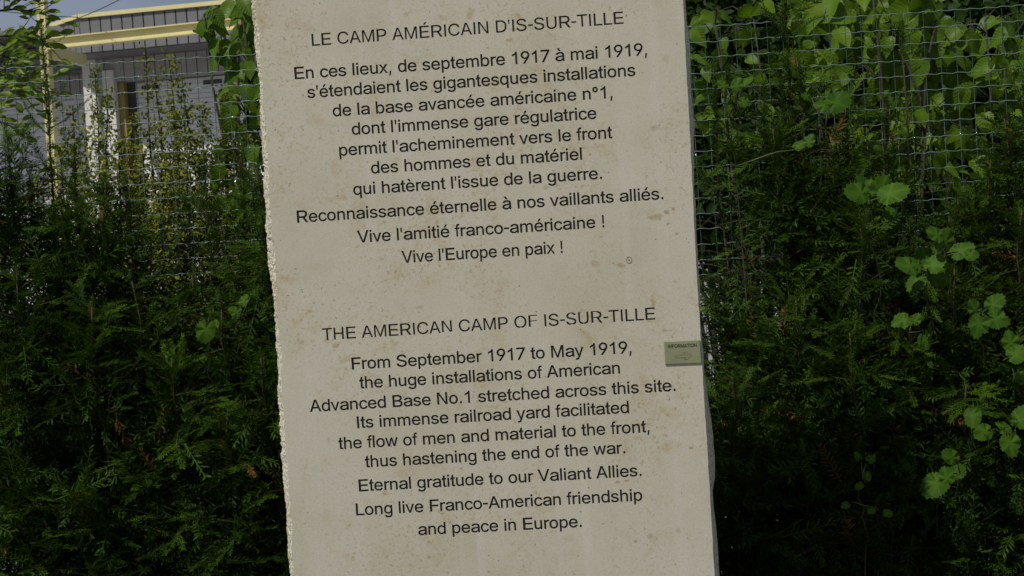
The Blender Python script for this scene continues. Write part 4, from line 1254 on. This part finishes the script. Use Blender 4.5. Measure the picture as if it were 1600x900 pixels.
def lilac(label, region, y0, y1, n, seed, basepx, size=(.07, .115), shoots=9, dark=False):
    rs = np.random.RandomState(seed)
    b = at(*basepx, (y0 + y1) / 2); base = Vector((b.x, (y0 + y1) / 2, 0))
    limbs, leaves = [], []
    tips = []
    for k in range(shoots):
        px = region[0] + (region[2] - region[0]) * (k + rs.uniform(.2, .8)) / shoots
        py = region[1] + rs.uniform(0, 0.2) * (region[3] - region[1])
        y = rs.uniform(y0, y1)
        t = at(px, py, y)
        pts = [Vector((base.x + rs.uniform(-.05, .05), base.y, 0))]
        for q in (0.25, 0.5, 0.75, 0.9, 1.0):
            pts.append(Vector((base.x + (t.x - base.x) * q ** 1.3 + rs.uniform(-.03, .03), base.y + (y - base.y) * q, t.z * q)))
        limbs.append((pts, 0.010)); tips.append(pts)
    for i in range(n):
        px, py = rs.uniform(region[0], region[2]), rs.uniform(region[1], region[3])
        y = rs.uniform(y0, y1)
        p = at(px, py, y)
        # node on the nearest shoot
        best = None
        for pts in tips:
            for a, b_ in zip(pts, pts[1:]):
                for u in (0.2, 0.5, 0.8, 1.0):
                    q = a.lerp(b_, u); dd = (q - p).length + max(0, q.z - p.z) * 0.2
                    if best is None or dd < best[0]: best = (dd, q)
        q = best[1]
        if i % 2 == 0 and best[0] > 0.05:
            mid = q.lerp(p, 0.5) + Vector((0, 0, 0.04))
            limbs.append(([q, mid, p], 0.0025))
        d = Vector((rs.normal() * .5, rs.uniform(-.6, .3), rs.uniform(-1.2, -.1)))
        nn = Vector((rs.uniform(-1.0, .6), -1.0, rs.uniform(-0.1, 1.5)))
        s = rs.uniform(*size)
        leaves.append((heart[rs.randint(4)], p, d, nn, s))
        if rs.rand() < .5 and len(leaves) < 295:
            d2 = Vector((-d.x * 1.3, d.y, d.z))
            leaves.append((heart[rs.randint(4)], p + Vector((0, .01, -.01)), d2, nn + Vector((rs.uniform(-.3, .3), 0, .2)), s * rs.uniform(.7, 1)))
    return branch_plant('lilac_bush', label, 'bush', base, limbs, leaves[:298], M_grbark, 'bushes with heart shaped leaves behind the fence')
lilac('lilac bush with hanging heart shaped leaves touching the left edge of the stone', (352, -25, 425, 240), 1.85, 2.3, 72, 41, (400, 400), (.06, .09), 4)
lilac('lilac bush with a short shoot of leaves hanging before the garage door', (304, 12, 352, 92), 1.85, 1.95, 9, 47, (420, 400), (.06, .08), 1)
lilac('lilac bush with large heart shaped leaves filling the upper right corner', (1235, -25, 1475, 130), 1.9, 2.6, 110, 42, (1380, 300), (.075, .12), 7)
lilac('lilac bush with large pale leaves under the top wires at the right edge', (1400, 20, 1640, 250), 1.95, 2.6, 120, 43, (1560, 300), (.065, .105), 7)
lilac('lilac bush with leaves low down between two yew tips', (1310, 150, 1500, 285), 1.9, 2.4, 60, 44, (1420, 400), (.06, .10), 5)
lilac('small lilac bush with a few leaves right beside the stone', (1075, -10, 1200, 230), 2.0, 2.9, 40, 45, (1190, 350), (.06, .09), 2)
lilac('lilac bush with two broad leaves showing between olive twigs', (335, 225, 420, 350), 1.8, 1.95, 10, 46, (400, 500), (.07, .09), 2)

# tree with narrow leaves in the upper left corner
def narrow_tree():
    rs = np.random.RandomState(51)
    Y = 2.05
    b = at(-110, 400, Y); base = Vector((b.x, Y, 0))
    limbs, leaves = [], []
    limbs.append(([base, base + Vector((0.02, 0, 1.2)), base + Vector((0.0, 0, 2.0)), base + Vector((0.05, 0, 2.6))], 0.04))
    ends = [((-110, 60), (66, 22), -5), ((-110, 90), (72, 68), 0), ((-110, 20), (42, 4), 0), ((-110, 140), (62, 78), 0), ((-110, 170), (58, 140), 10), ((-110, 180), (40, 152), 10), ((-110, 200), (28, 205), 10),
            ((-110, 110), (20, 95), 0), ((-110, 150), (30, 120), 0), ((-110, 10), (10, -20), 0)]
    for (a, e, _) in ends:
        yy = Y + rs.uniform(-.12, .2)
        A, E = at(a[0], a[1], Y), at(e[0], e[1], yy)
        pts = [A.lerp(E, t) + Vector((0, 0, 0.05 * math.sin(t * 3))) for t in (0, .25, .5, .75, 1)]
        pts[0] = Vector((base.x + .01, Y, A.z - .08))
        limbs.append((pts, 0.007))
        L = (E - A).length
        for k in range(26):
            t = 0.62 + 0.38 * k / 25
            q = A.lerp(E, t) + Vector((0, 0, 0.05 * math.sin(t * 3)))
            sub = Vector((rs.uniform(0.1, 1), rs.uniform(-.7, .5), rs.uniform(-.6, .9))).normalized()
            off_ = sub * rs.uniform(0, .10)
            if off_.length > .04 and k % 3 == 0: limbs.append(([q, q + off_], 0.0016))
            leaves.append((obl[rs.randint(3)], q + off_, sub + Vector((.5, 0, .1)), Vector((rs.uniform(-.6, .6), -.7, rs.uniform(0, 1))), rs.uniform(.034, .056)))
    return branch_plant('leafy_tree', 'tree with small glossy oblong leaves reaching in from the upper left', 'tree', base, limbs, leaves[:298], M_grbark)
narrow_tree()

# lobed and toothed leaves growing out of the hedge
def creeper(label, y, stem, lv, seed):
    rs = random.Random(seed)
    b = at(*stem[0], y + .3); base = Vector((b.x, y + .3, 0))
    pts = [base + Vector((0, 0, 0.02))] + [at(px, py, y + .04 + .24 * (1 - i / max(1, len(stem) - 1))) for i, (px, py) in enumerate(stem)]
    bent = [pts[0]]
    for a_, b_ in zip(pts, pts[1:]):
        for t_ in (.25, .5, .75, 1.0):
            bent.append(a_.lerp(b_, t_) + Vector((rs.uniform(-.016, .016), rs.uniform(-.01, .01), 0)) * (t_ < 1))
    pts = bent
    limbs = [(pts, 0.0022)]
    leaves = []
    tipn = [at(px, py, y + .04) for px, py in stem]
    for (px, py, ang, size) in lv:
        yy = y + .04 + rs.uniform(-.07, .07)
        p = at(px, py, yy)
        a = R(ang)
        d = Vector((math.cos(a), rs.uniform(-.35, .1), math.sin(a)))
        nn = Vector((rs.uniform(-.5, .5), -1.0, rs.uniform(.1, 1.3)))
        s = size * 0.00155 * rs.uniform(.8, 1.1)
        p0 = p - d.normalized() * s * 0.5
        leaves.append((lobed[rs.randint(0, 3)], p0, d, nn, s))
        near = min(tipn, key=lambda q: (q - p0).length)
        limbs.append(([near, near.lerp(p0, .6) + Vector((0, 0, .006)), p0 - d.normalized() * s * .3], 0.0012))
    return branch_plant('climbing_shoot', label, 'climber', base, limbs, leaves, M_twig, 'climbing shoots with toothed leaves in the hedge')
creeper('climbing shoot ending in five bright leaves fanned upwards in the hedge', .72, [(1372, 520), (1368, 400), (1362, 322)], [(1338, 300, 165, 44), (1352, 292, 120, 46), (1378, 292, 60, 46), (1398, 300, 18, 46), (1362, 300, 95, 40), (1392, 335, -40, 30)], 1)
creeper('climbing shoot with two broad leaves near the middle of the wires', .95, [(1296, 300), (1290, 200)], [(1283, 165, 170, 34), (1312, 157, 30, 42), (1258, 150, 160, 20)], 2)
creeper('climbing shoot with a cluster of lobed leaves halfway down at right', .70, [(1452, 560), (1448, 470), (1446, 425)], [(1416, 414, 160, 40), (1430, 442, 220, 40), (1466, 432, -20, 38), (1445, 404, 95, 42), (1462, 410, 45, 34), (1432, 412, 130, 34)], 3)
creeper('climbing shoot with leaves below the dark gap right of centre', .75, [(1490, 520), (1486, 440), (1478, 395)], [(1505, 390, 20, 42), (1478, 372, 80, 34), (1460, 365, 150, 30), (1520, 398, 0, 26)], 4)
creeper('climbing shoot with four ribbed oval leaves near the right edge', .70, [(1540, 640), (1536, 540), (1534, 492)], [(1522, 480, 120, 36), (1556, 472, 40, 40), (1528, 512, 250, 42), (1562, 500, -20, 40)], 5)
creeper('climbing shoot with a leaf cut by the right picture edge', .75, [(1580, 700), (1582, 600), (1580, 560)], [(1592, 552, 20, 44), (1578, 530, 100, 30), (1600, 590, -40, 30)], 6)
creeper('climbing shoot with a heart shaped leaf above two smaller leaves at lower right', .70, [(1500, 800), (1500, 740), (1520, 690)], [(1520, 654, 260, 38), (1484, 712, 140, 34), (1496, 738, 30, 36), (1458, 760, 215, 44), (1478, 742, 100, 28)], 7)
creeper('climbing shoot with rounded leaves at the lower right edge', .72, [(1590, 820), (1588, 740), (1585, 690)], [(1580, 698, 280, 42), (1568, 668, 140, 36), (1535, 676, 190, 32), (1596, 650, 60, 36)], 8)
creeper('climbing shoot with one lone leaf beside the plaque side of the hedge', .80, [(1440, 620), (1425, 570), (1420, 520)], [(1407, 502, 200, 36), (1446, 535, -80, 34), (1432, 498, 60, 26)], 9)
creeper('climbing shoot with pale young leaves on the yew next to the stone', .90, [(1150, 260), (1142, 190), (1140, 150)], [(1128, 132, 130, 26), (1152, 130, 70, 28), (1168, 126, 30, 26), (1165, 160, -20, 22), (1250, 226, 30, 26), (1265, 218, 60, 22)], 10)
creeper('climbing shoot with small crumpled leaves left of the stone', .80, [(372, 640), (374, 540), (376, 500)], [(366, 486, 150, 22), (382, 468, 60, 22), (398, 458, 40, 16)], 11)
creeper('climbing shoot with one broad leaf low in the left hedge', .72, [(332, 640), (330, 560), (328, 536)], [(320, 520, 250, 34), (336, 508, 70, 20)], 12)
creeper('climbing shoot with small round leaves at the bottom of the right hedge', .62, [(1352, 860), (1350, 790), (1348, 740)], [(1340, 712, 120, 16), (1362, 716, 40, 18), (1356, 745, -70, 16), (1320, 790, 200, 16), (1362, 798, 0, 16), (1388, 802, -10, 16), (1342, 760, 210, 18)], 13)

# ------------------------------------------------------------------ dense dark shrubs further back on the right
def laurel(label, cx, cy, zt, rx, ry, n, seed, zb=0.2, size=(.045, .08)):
    rs = np.random.RandomState(seed)
    base = Vector((cx, cy, 0))
    root = empty('broadleaf_shrub', base, label, 'shrub', 'dark broadleaf shrubs behind the fence on the right')
    m = MB()
    cl = []
    for k in range(60):
        u = rs.normal(size=3); u /= np.linalg.norm(u); u *= rs.uniform(.35, 1.0) ** .5
        c = np.array([cx + u[0] * rx, cy + u[1] * ry, (zt + zb) / 2 + u[2] * (zt - zb) / 2])
        cl.append((c, rs.uniform(.12, .28), rs.uniform(0, .5)))
        if k < 16: m.tube([(cx + rs.uniform(-.1, .1), cy, 0), ((cx + c[0]) / 2, (cy + c[1]) / 2, c[2] * .55), tuple(c)], [.02, .012, .003], 5)
    P, Ti = [], []
    for c, r, t in cl:
        q = rs.normal(size=(n // 60, 3)); q /= np.linalg.norm(q, axis=1, keepdims=True)
        P.append(c + q * r * rs.uniform(.4, 1, (len(q), 1))); Ti.append(np.full(len(q), t) + rs.uniform(-.1, .2, len(q)))
    P = np.concatenate(P); Ti = np.concatenate(Ti)
    D = rs.normal(size=P.shape) + np.array([0, -.3, -.2]); Nn = rs.normal(size=P.shape) * .6 + np.array([-.2, -.6, .8])
    T, TF, TT = small_leaf_template(.75)
    v, f, t = stamp(T, TF, TT, P, D, Nn, rs.uniform(size[0], size[1], len(P)), Ti)
    fo = link('foliage', mesh_np('foliage', v, f, M_laurel, t), root); tag(fo, kind='stuff')
    m.build('stem', M_grbark, root)
def lx(px, y): return at(px, 300, y).x
laurel('dark shrub standing directly behind the right edge of the stone', lx(1120, 4.6), 4.6, 3.0, .62, .6, 6000, 61, 1.22)
laurel('dark shrub behind the tall yew tip', lx(1240, 4.2), 4.2, 3.0, .65, .6, 6000, 62, 1.15)
laurel('dark shrub behind the middle of the right hand mesh', lx(1380, 3.9), 3.9, 2.9, .65, .6, 6500, 63, 1.2)
laurel('dark shrub behind the pale heart shaped leaves', lx(1510, 3.8), 3.8, 2.9, .65, .6, 6500, 64, .4)
laurel('dark shrub at the far right behind the fence', lx(1640, 3.7), 3.7, 2.9, .65, .6, 6500, 65, .3)
laurel('tall dark shrub in the second row near the stone', lx(1190, 6.0), 6.0, 3.8, .9, .7, 7000, 66, 1.42)
laurel('tall dark shrub in the second row at the far right', lx(1450, 6.2), 6.2, 3.8, 1.2, .8, 8000, 67, .9)

# ------------------------------------------------------------------ industrial building
M_clad = painted('grey_cladding', (0.155, 0.155, 0.165), 0.55, 0.12, 2.0)
M_clad2 = painted('beige_grey_wall_cladding', (0.34, 0.33, 0.325), 0.6, 0.12, 2.0)
M_yel = painted('cream_yellow_paint', (0.66, 0.60, 0.30), 0.45, 0.08, 1.5)
M_ochre = painted('ochre_yellow_frame', (0.28, 0.20, 0.045), 0.5, 0.08, 1.5)
M_white = painted('white_pillar_paint', (0.60, 0.58, 0.54), 0.6, 0.08, 1.2)
M_grey = painted('pale_grey_pillar_paint', (0.36, 0.38, 0.41), 0.55, 0.08, 1.2)
M_door = painted('pale_door_paint', (0.66, 0.655, 0.68), 0.45, 0.06, 1.0)
M_black = painted('black_window_strip', (0.012, 0.014, 0.016), 0.15, 0.1, 2)
M_dark = painted('dark_door_gap', (0.05, 0.045, 0.04), 0.8, 0.1, 2)
BY = 33.0
BYAW = R(10.5)
C0 = at(123, 24, BY)                                   # corner of the parapet
BU = Vector((math.cos(BYAW), -math.sin(BYAW), 0))
BN = Vector((-math.sin(BYAW), -math.cos(BYAW), 0))     # towards us
def bz(px, py, d=0.0):
    """along-facade and height of a photo point on the plane d metres behind the fascia"""
    P0 = C0 - BN * d
    p = on_plane(px, py, P0, BN)
    return (p - P0).dot(BU), p.z
base = Vector((C0.x, C0.y, 0))
bld = empty('industrial_building', base, 'grey clad industrial hall with cream yellow roof edge and pale garage doors', 'building')
def B(s, d, z):                                        # s along, d behind fascia, z up
    return base + BU * s - BN * d + Vector((0, 0, z))
def bbox_(name, mat, s0, s1, d0, d1, z0, z1, parent=bld):
    m = MB()
    m.hexa([B(s0, d0, z0), B(s1, d0, z0), B(s1, d1, z0), B(s0, d1, z0), B(s0, d0, z1), B(s1, d0, z1), B(s1, d1, z1), B(s0, d1, z1)])
    return m.build(name, mat, parent)
zt_ = bz(200, 15)[1]
zcop = bz(200, 21.5)[1]
zfb = bz(200, 76)[1]
SMAX = 16.0
print('BLD ztop', zt_, 'fascia bottom', zfb, 'corner', tuple(C0))
bbox_('roof_edge', M_yel, -0.0, SMAX, -0.06, 0.5, zcop, zt_)
# fascia cassettes, each one its own panel with an open joint
pw = bz(253, 50)[0] - bz(236, 50)[0]
print('panel width', pw)
m = MB(); q = pw - 0.035
m.hexa([Vector((0, 0, 0)), BU * q, BU * q - BN * .05, -BN * .05, Vector((0, 0, zcop - zfb)), BU * q + Vector((0, 0, zcop - zfb)), BU * q - BN * .05 + Vector((0, 0, zcop - zfb)), -BN * .05 + Vector((0, 0, zcop - zfb))])
pm = m.mesh('fascia_panel', M_clad)
k = 0
while k * pw < SMAX - pw:
    o = link('fascia_panel', pm, bld, loc=(BU * (k * pw + .01) + Vector((0, 0, zfb)))); k += 1
bbox_('fascia_backing', M_dark, 0, SMAX, 0.05, 0.12, zfb + .01, zcop)
OV = 1.2                                               # overhang of the fascia before the wall
bbox_('soffit', M_clad, 0, SMAX, 0.12, OV + .1, zfb - .02, zfb + .06)
# wall behind, with upright cladding panels down to the door heads
D_ = OV
zdoor = bz(290, 118, D_)[1]
sP0, sP1 = bz(137, 170, D_)[0], bz(182, 170, D_)[0]
sd0, sd1 = bz(203, 160, D_)[0], bz(203, 160, D_)[0] + 4.1
bbox_('upper_wall', M_clad2, -0.3, SMAX, D_ + .05, D_ + .4, zdoor, zfb + .1)
m = MB(); hh = zfb - .03 - zdoor; q = pw - 0.03
m.hexa([Vector((0, 0, 0)), BU * q, BU * q - BN * .04, -BN * .04, Vector((0, 0, hh)), BU * q + Vector((0, 0, hh)), BU * q - BN * .04 + Vector((0, 0, hh)), -BN * .04 + Vector((0, 0, hh))])
pm = m.mesh('wall_panel', M_clad2)
k = 0
while sP1 + k * pw < SMAX - pw:
    o = link('wall_panel', pm, bld, loc=(BU * (sP1 + k * pw + .01) - BN * D_ + Vector((0, 0, zdoor)))); k += 1
# pillars
a0, a1 = bz(136, 170, D_)[0], bz(157, 170, D_)[0]
b0, b1 = bz(166, 170, D_)[0], bz(183, 170, D_)[0]
bbox_('white_pillar', M_white, a0, a1, D_ - .12, D_ + .5, 0, zfb - .03)
bbox_('grey_pillar', M_grey, a1 + .002, b0, D_ - .02, D_ + .5, 0, zfb - .03)
bbox_('white_pillar', M_white, b0 + .002, b1, D_ - .10, D_ + .5, 0, zdoor + .3)
y0_, y1_ = bz(184.5, 170, D_)[0], bz(193, 170, D_)[0]
bbox_('yellow_door_frame', M_ochre, y0_, y1_, D_ + .10, D_ + .35, 0, zdoor - .02)
bbox_('door_gap', M_dark, y1_ + .002, sd0, D_ + .3, D_ + .5, 0, zdoor - .02)
# garage doors of horizontal slats
slat_h = 0.135
def garage(s0, s1, ztop_, rec, strips):
    m = MB(); m.hexa([B(s0, rec + .06, 0) - base, B(s1, rec + .06, 0) - base, B(s1, rec + .12, 0) - base, B(s0, rec + .12, 0) - base] + [B(s0, rec + .06, ztop_) - base, B(s1, rec + .06, ztop_) - base, B(s1, rec + .12, ztop_) - base, B(s0, rec + .12, ztop_) - base])
    d = link('garage_door', m.mesh('garage_door', M_door), bld, loc=(0, 0, 0))
    w = s1 - s0
    m = MB()
    m.hexa([BU * s0 - BN * rec, BU * s1 - BN * rec, BU * s1 - BN * (rec + .055), BU * s0 - BN * (rec + .055)] +
           [v + Vector((0, 0, slat_h - .012)) + (BN * -.012 if i in (0, 1) else Vector((0, 0, 0))) for i, v in enumerate([BU * s0 - BN * rec, BU * s1 - BN * rec, BU * s1 - BN * (rec + .055), BU * s0 - BN * (rec + .055)])])
    sm = m.mesh('slat', M_door)
    k = 0
    while (k + 1) * slat_h < ztop_:
        o = link('slat', sm, d, loc=(0, 0, ztop_ - (k + 1) * slat_h)); k += 1
    for (u0, u1, za, zb_) in strips:
        m = MB()
        m.hexa([B(u0, rec - .02, za) - base, B(u1, rec - .02, za) - base, B(u1, rec + .01, za) - base, B(u0, rec + .01, za) - base, B(u0, rec - .02, zb_) - base, B(u1, rec - .02, zb_) - base, B(u1, rec + .01, zb_) - base, B(u0, rec + .01, zb_) - base])
        link('window_strip', m.mesh('window_strip', M_black), d, loc=(0, 0, 0))
RE = D_ + .40
st_ = []
for (px0, px1, py) in ((222, 248, 137.5), (318, 347, 129.0)):
    u0, zc_ = bz(px0, py, RE); u1, _ = bz(px1, py, RE)
    st_.append((u0, u1, zc_ - .055, zc_ + .055))
garage(sd0, sd0 + 4.3, zdoor - .02, RE, st_)
bbox_('white_pillar', M_white, sd0 + 4.3, sd0 + 5.0, D_ - .1, D_ + .5, 0, zdoor)
garage(sd0 + 5.6, sd0 + 9.6, zdoor - .02, RE, [])
bbox_('end_wall', M_clad2, sd0 + 9.6, SMAX, D_ + .05, D_ + .4, 0, zdoor)
# receding wing left of the corner
WYAW = R(47)
WU = Vector((-math.cos(WYAW), math.sin(WYAW), 0))      # away from the corner, to the left and back
WN = Vector((-math.sin(WYAW), -math.cos(WYAW), 0))
def Wg(s, d, z): return base + WU * s - WN * d + Vector((0, 0, z))
def wbox(name, mat, s0, s1, d0, d1, z0, z1):
    m = MB()
    m.hexa([Wg(s1, d0, z0), Wg(s0, d0, z0), Wg(s0, d1, z0), Wg(s1, d1, z0), Wg(s1, d0, z1), Wg(s0, d0, z1), Wg(s0, d1, z1), Wg(s1, d1, z1)])
    return m.build(name, mat, bld)
wbox('roof_edge', M_yel, 0.0, 16, -.06, .5, zcop - .002, zt_ - .002)
m = MB(); q = pw - .035
m.hexa([WU * q, Vector((0, 0, 0)), -WN * .05, WU * q - WN * .05] + [v + Vector((0, 0, zcop - zfb)) for v in (WU * q, Vector((0, 0, 0)), -WN * .05, WU * q - WN * .05)])
pm = m.mesh('fascia_panel', M_clad)
k = 0
while k * pw < 16 - pw:
    link('fascia_panel', pm, bld, loc=(WU * (k * pw + .02) + Vector((0, 0, zfb)))); k += 1
wbox('fascia_backing', M_dark, 0.1, 16, .05, .12, zfb + .01, zcop)
wbox('soffit', M_clad, 0.1, 16, .12, 1.1, zfb - .025, zfb + .055)
LD = D_ + 2.0
zmid = bz(110, 147, LD)[1]
# the wall under the wing runs back from the pillar
bbox_('shaded_wall', M_clad2, -8, a0, LD + .05, LD + .3, zmid, zfb + .05)
bbox_('soffit', M_clad, -7, a0 + .3, 1.2, LD + .3, zfb + .065, zfb + .12)
m = MB(); hh = zfb - .04 - zmid; q = pw - 0.03
m.hexa([Vector((0, 0, 0)), BU * q, BU * q - BN * .04, -BN * .04] + [v + Vector((0, 0, hh)) for v in (Vector((0, 0, 0)), BU * q, BU * q - BN * .04, -BN * .04)])
pm = m.mesh('wall_panel', M_clad2)
for k in range(24):
    link('wall_panel', pm, bld, loc=(BU * (a0 - (k + 1) * pw) - BN * LD + Vector((0, 0, zmid))))
s_a, z_a = bz(85, 166, LD + .1); s_b, _ = bz(93, 166, LD + .1)
garage(a0 - 4.6, a0 - .02, zmid - .02, LD + .1, [(s_b - .5, s_b, z_a - .07, z_a + .07)])
bbox_('white_pillar', M_white, a0 - 5.2, a0 - 4.6, LD, LD + .3, 0, zmid)
bbox_('shaded_wall', M_clad2, -12, a0 - 5.2, LD + .05, LD + .3, 0, zmid)
# roof slab
m = MB(); m.hexa([B(-6, .6, zt_ - .3), B(SMAX, .5, zt_ - .3), B(SMAX, 14, zt_ - .3), B(-6, 14, zt_ - .3), B(-6, .6, zt_ - .12), B(SMAX, .5, zt_ - .12), B(SMAX, 14, zt_ - .12), B(-6, 14, zt_ - .12)])
m.build('roof', M_clad, bld)
m = MB(); m.hexa([B(-6, 13.6, 0), B(SMAX, 13.6, 0), B(SMAX, 13.9, 0), B(-6, 13.9, 0), B(-6, 13.6, zt_ - .31), B(SMAX, 13.6, zt_ - .31), B(SMAX, 13.9, zt_ - .31), B(-6, 13.9, zt_ - .31)])
m.build('rear_wall', M_clad2, bld)

# yellow portal frame standing before the hall
py_ = 31.3
pt = at(64, -8, py_); pb = at(67, 60, py_)
fr = empty('yellow_portal_frame', (pt.x, py_, 0), 'cream yellow steel post and beam standing before the grey hall', 'steel frame')
w = (at(71, 30, py_).x - at(56, 30, py_).x)
x0 = at(56.5, 5, py_).x; 
m = MB()
H = at(64, -60, py_).z
m.box((x0, py_, 0), (w * .82, 0, 0), (0, .30, 0), (0, 0, H))
m.box((x0 - w * .02, py_ - .02, 0), (w * .30, 0, 0), (0, .02, 0), (0, 0, H))      # flange edge
m.build('post', M_yel, fr)
FB = R(14)
GU = Vector((math.cos(FB), -math.sin(FB), 0)); GN = Vector((-math.sin(FB), -math.cos(FB), 0))
G0 = Vector((x0 + w * .82, py_ + .02, 0))
def gz(px, py):
    p = on_plane(px, py, G0, GN); return (p - G0).dot(GU), p.z
z1g = gz(220, 46.5)[1]; z0g = gz(220, 60.5)[1]
print('beam', z0g, z1g, 'post w', w)
m = MB()
Lb = 13.0
m.box(G0 + Vector((0, 0, z0g)) + GN * .0, GU * Lb, -GN * .02, Vector((0, 0, z1g - z0g)))
m.box(G0 + Vector((0, 0, z0g - .03)) + GN * .10, GU * Lb, -GN * .22, Vector((0, 0, .028)))
m.box(G0 + Vector((0, 0, z1g + .002)) + GN * .10, GU * Lb, -GN * .22, Vector((0, 0, .028)))
m.build('beam', M_yel, fr)
# return beam to the corner of the hall
cb = Vector((C0.x - .05, C0.y - .1, 0))
d_ = (cb - G0); d_.z = 0
m = MB()
m.box(G0 + Vector((0.05, .12, z0g - .25)), d_, Vector((.12, 0, 0)), Vector((0, 0, .30)))
m.build('return_beam', M_yel, fr)

# ------------------------------------------------------------------ overhead cables
M_cable = painted('cable_black', (0.03, 0.03, 0.03), 0.6, 0.1, 5)
def cable(label, a, b, ya, yb, sag):
    A, B2 = at(a[0], a[1], ya), at(b[0], b[1], yb)
    m = MB()
    pts = [A.lerp(B2, t / 20) - Vector((0, 0, sag * 4 * (t / 20) * (1 - t / 20))) for t in range(21)]
    m.tube(pts, 0.011, 5)
    me = m.mesh('overhead_cable', M_cable)
    tag(link('overhead_cable', me), label, 'cable')
cable('steep dark cable crossing the sky down to the yellow roof edge', (118, 30), (300, -70), 32.0, 24, 0.1)
cable('faint flat cable in the sky right of the yellow post', (-60, 8), (122, 27), 30, 32.5, 0.05)

# ------------------------------------------------------------------ things far behind the right hand hedge
M_tan = painted('tan_render', (0.33, 0.225, 0.155), 0.8, 0.15, 1.5, bmp=.3)
M_cope = painted('wall_coping', (0.52, 0.47, 0.40), 0.8, 0.1, 2)
A = at(1060, 425, 40); gw = empty('garden_wall', (A.x, 40, 0), 'low tan rendered wall far behind the hedge right of the stone', 'wall')
xa, xb = at(1040, 425, 40).x, at(1700, 425, 40).x
zt2 = at(1190, 372, 40).z
m = MB(); m.box((xa, 40, 0), (xb - xa, 0, 0), (0, .3, 0), (0, 0, zt2 - .08)); m.build('wall_body', M_tan, gw)
m = MB(); m.box((xa - .05, 39.95, zt2 - .078), (xb - xa + .1, 0, 0), (0, .4, 0), (0, 0, .078)); m.build('coping', M_cope, gw)
# distant tree line
def far_tree(label, x, y, h, r, seed):
    rs = np.random.RandomState(seed)
    root = empty('distant_tree', Vector((x, y, 0)), label, 'tree', 'distant trees beyond the yard')
    m = MB(); m.tube([(x, y, 0), (x + .1, y, h * .35), (x, y, h * .8)], [.28, .2, .05], 8)
    for k in range(9):
        a = rs.uniform(0, 6.28); m.tube([(x, y, h * rs.uniform(.3, .55)), (x + math.cos(a) * r * .7, y + math.sin(a) * r * .7, h * rs.uniform(.6, .85))], [.09, .02], 5)
    m.build('trunk', M_grbark, root)
    P = []
    for k in range(46):
        u = rs.normal(size=3); u /= np.linalg.norm(u); u *= rs.uniform(.4, 1)
        c = np.array([x + u[0] * r, y + u[1] * r, h * .64 + u[2] * h * .36])
        q = rs.normal(size=(150, 3)); q /= np.linalg.norm(q, axis=1, keepdims=True)
        P.append(c + q * rs.uniform(.5, 1.1) * rs.uniform(.5, 1, (150, 1)))
    P = np.concatenate(P)
    T, TF, TT = small_leaf_template(.8)
    v, f, t = stamp(T, TF, TT, P, rs.normal(size=P.shape), rs.normal(size=P.shape) + np.array([0, 0, 1]), rs.uniform(.18, .36, len(P)), rs.uniform(.1, .6, len(P)))
    tag(link('crown', mesh_np('crown', v, f, M_laurel, t), root), kind='stuff')
for k, px in enumerate((1060, 1210, 1380, 1560, 1740)):
    far_tree(['distant round tree nearest the stone', 'distant tree behind the low tan wall', 'distant tree behind the middle of the right hedge', 'distant tree behind the lilac leaves', 'distant tree beyond the right picture edge'][k], at(px, 300, 52).x, 52 + k % 2 * 3, 11 + k % 3, 4.2, 80 + k)
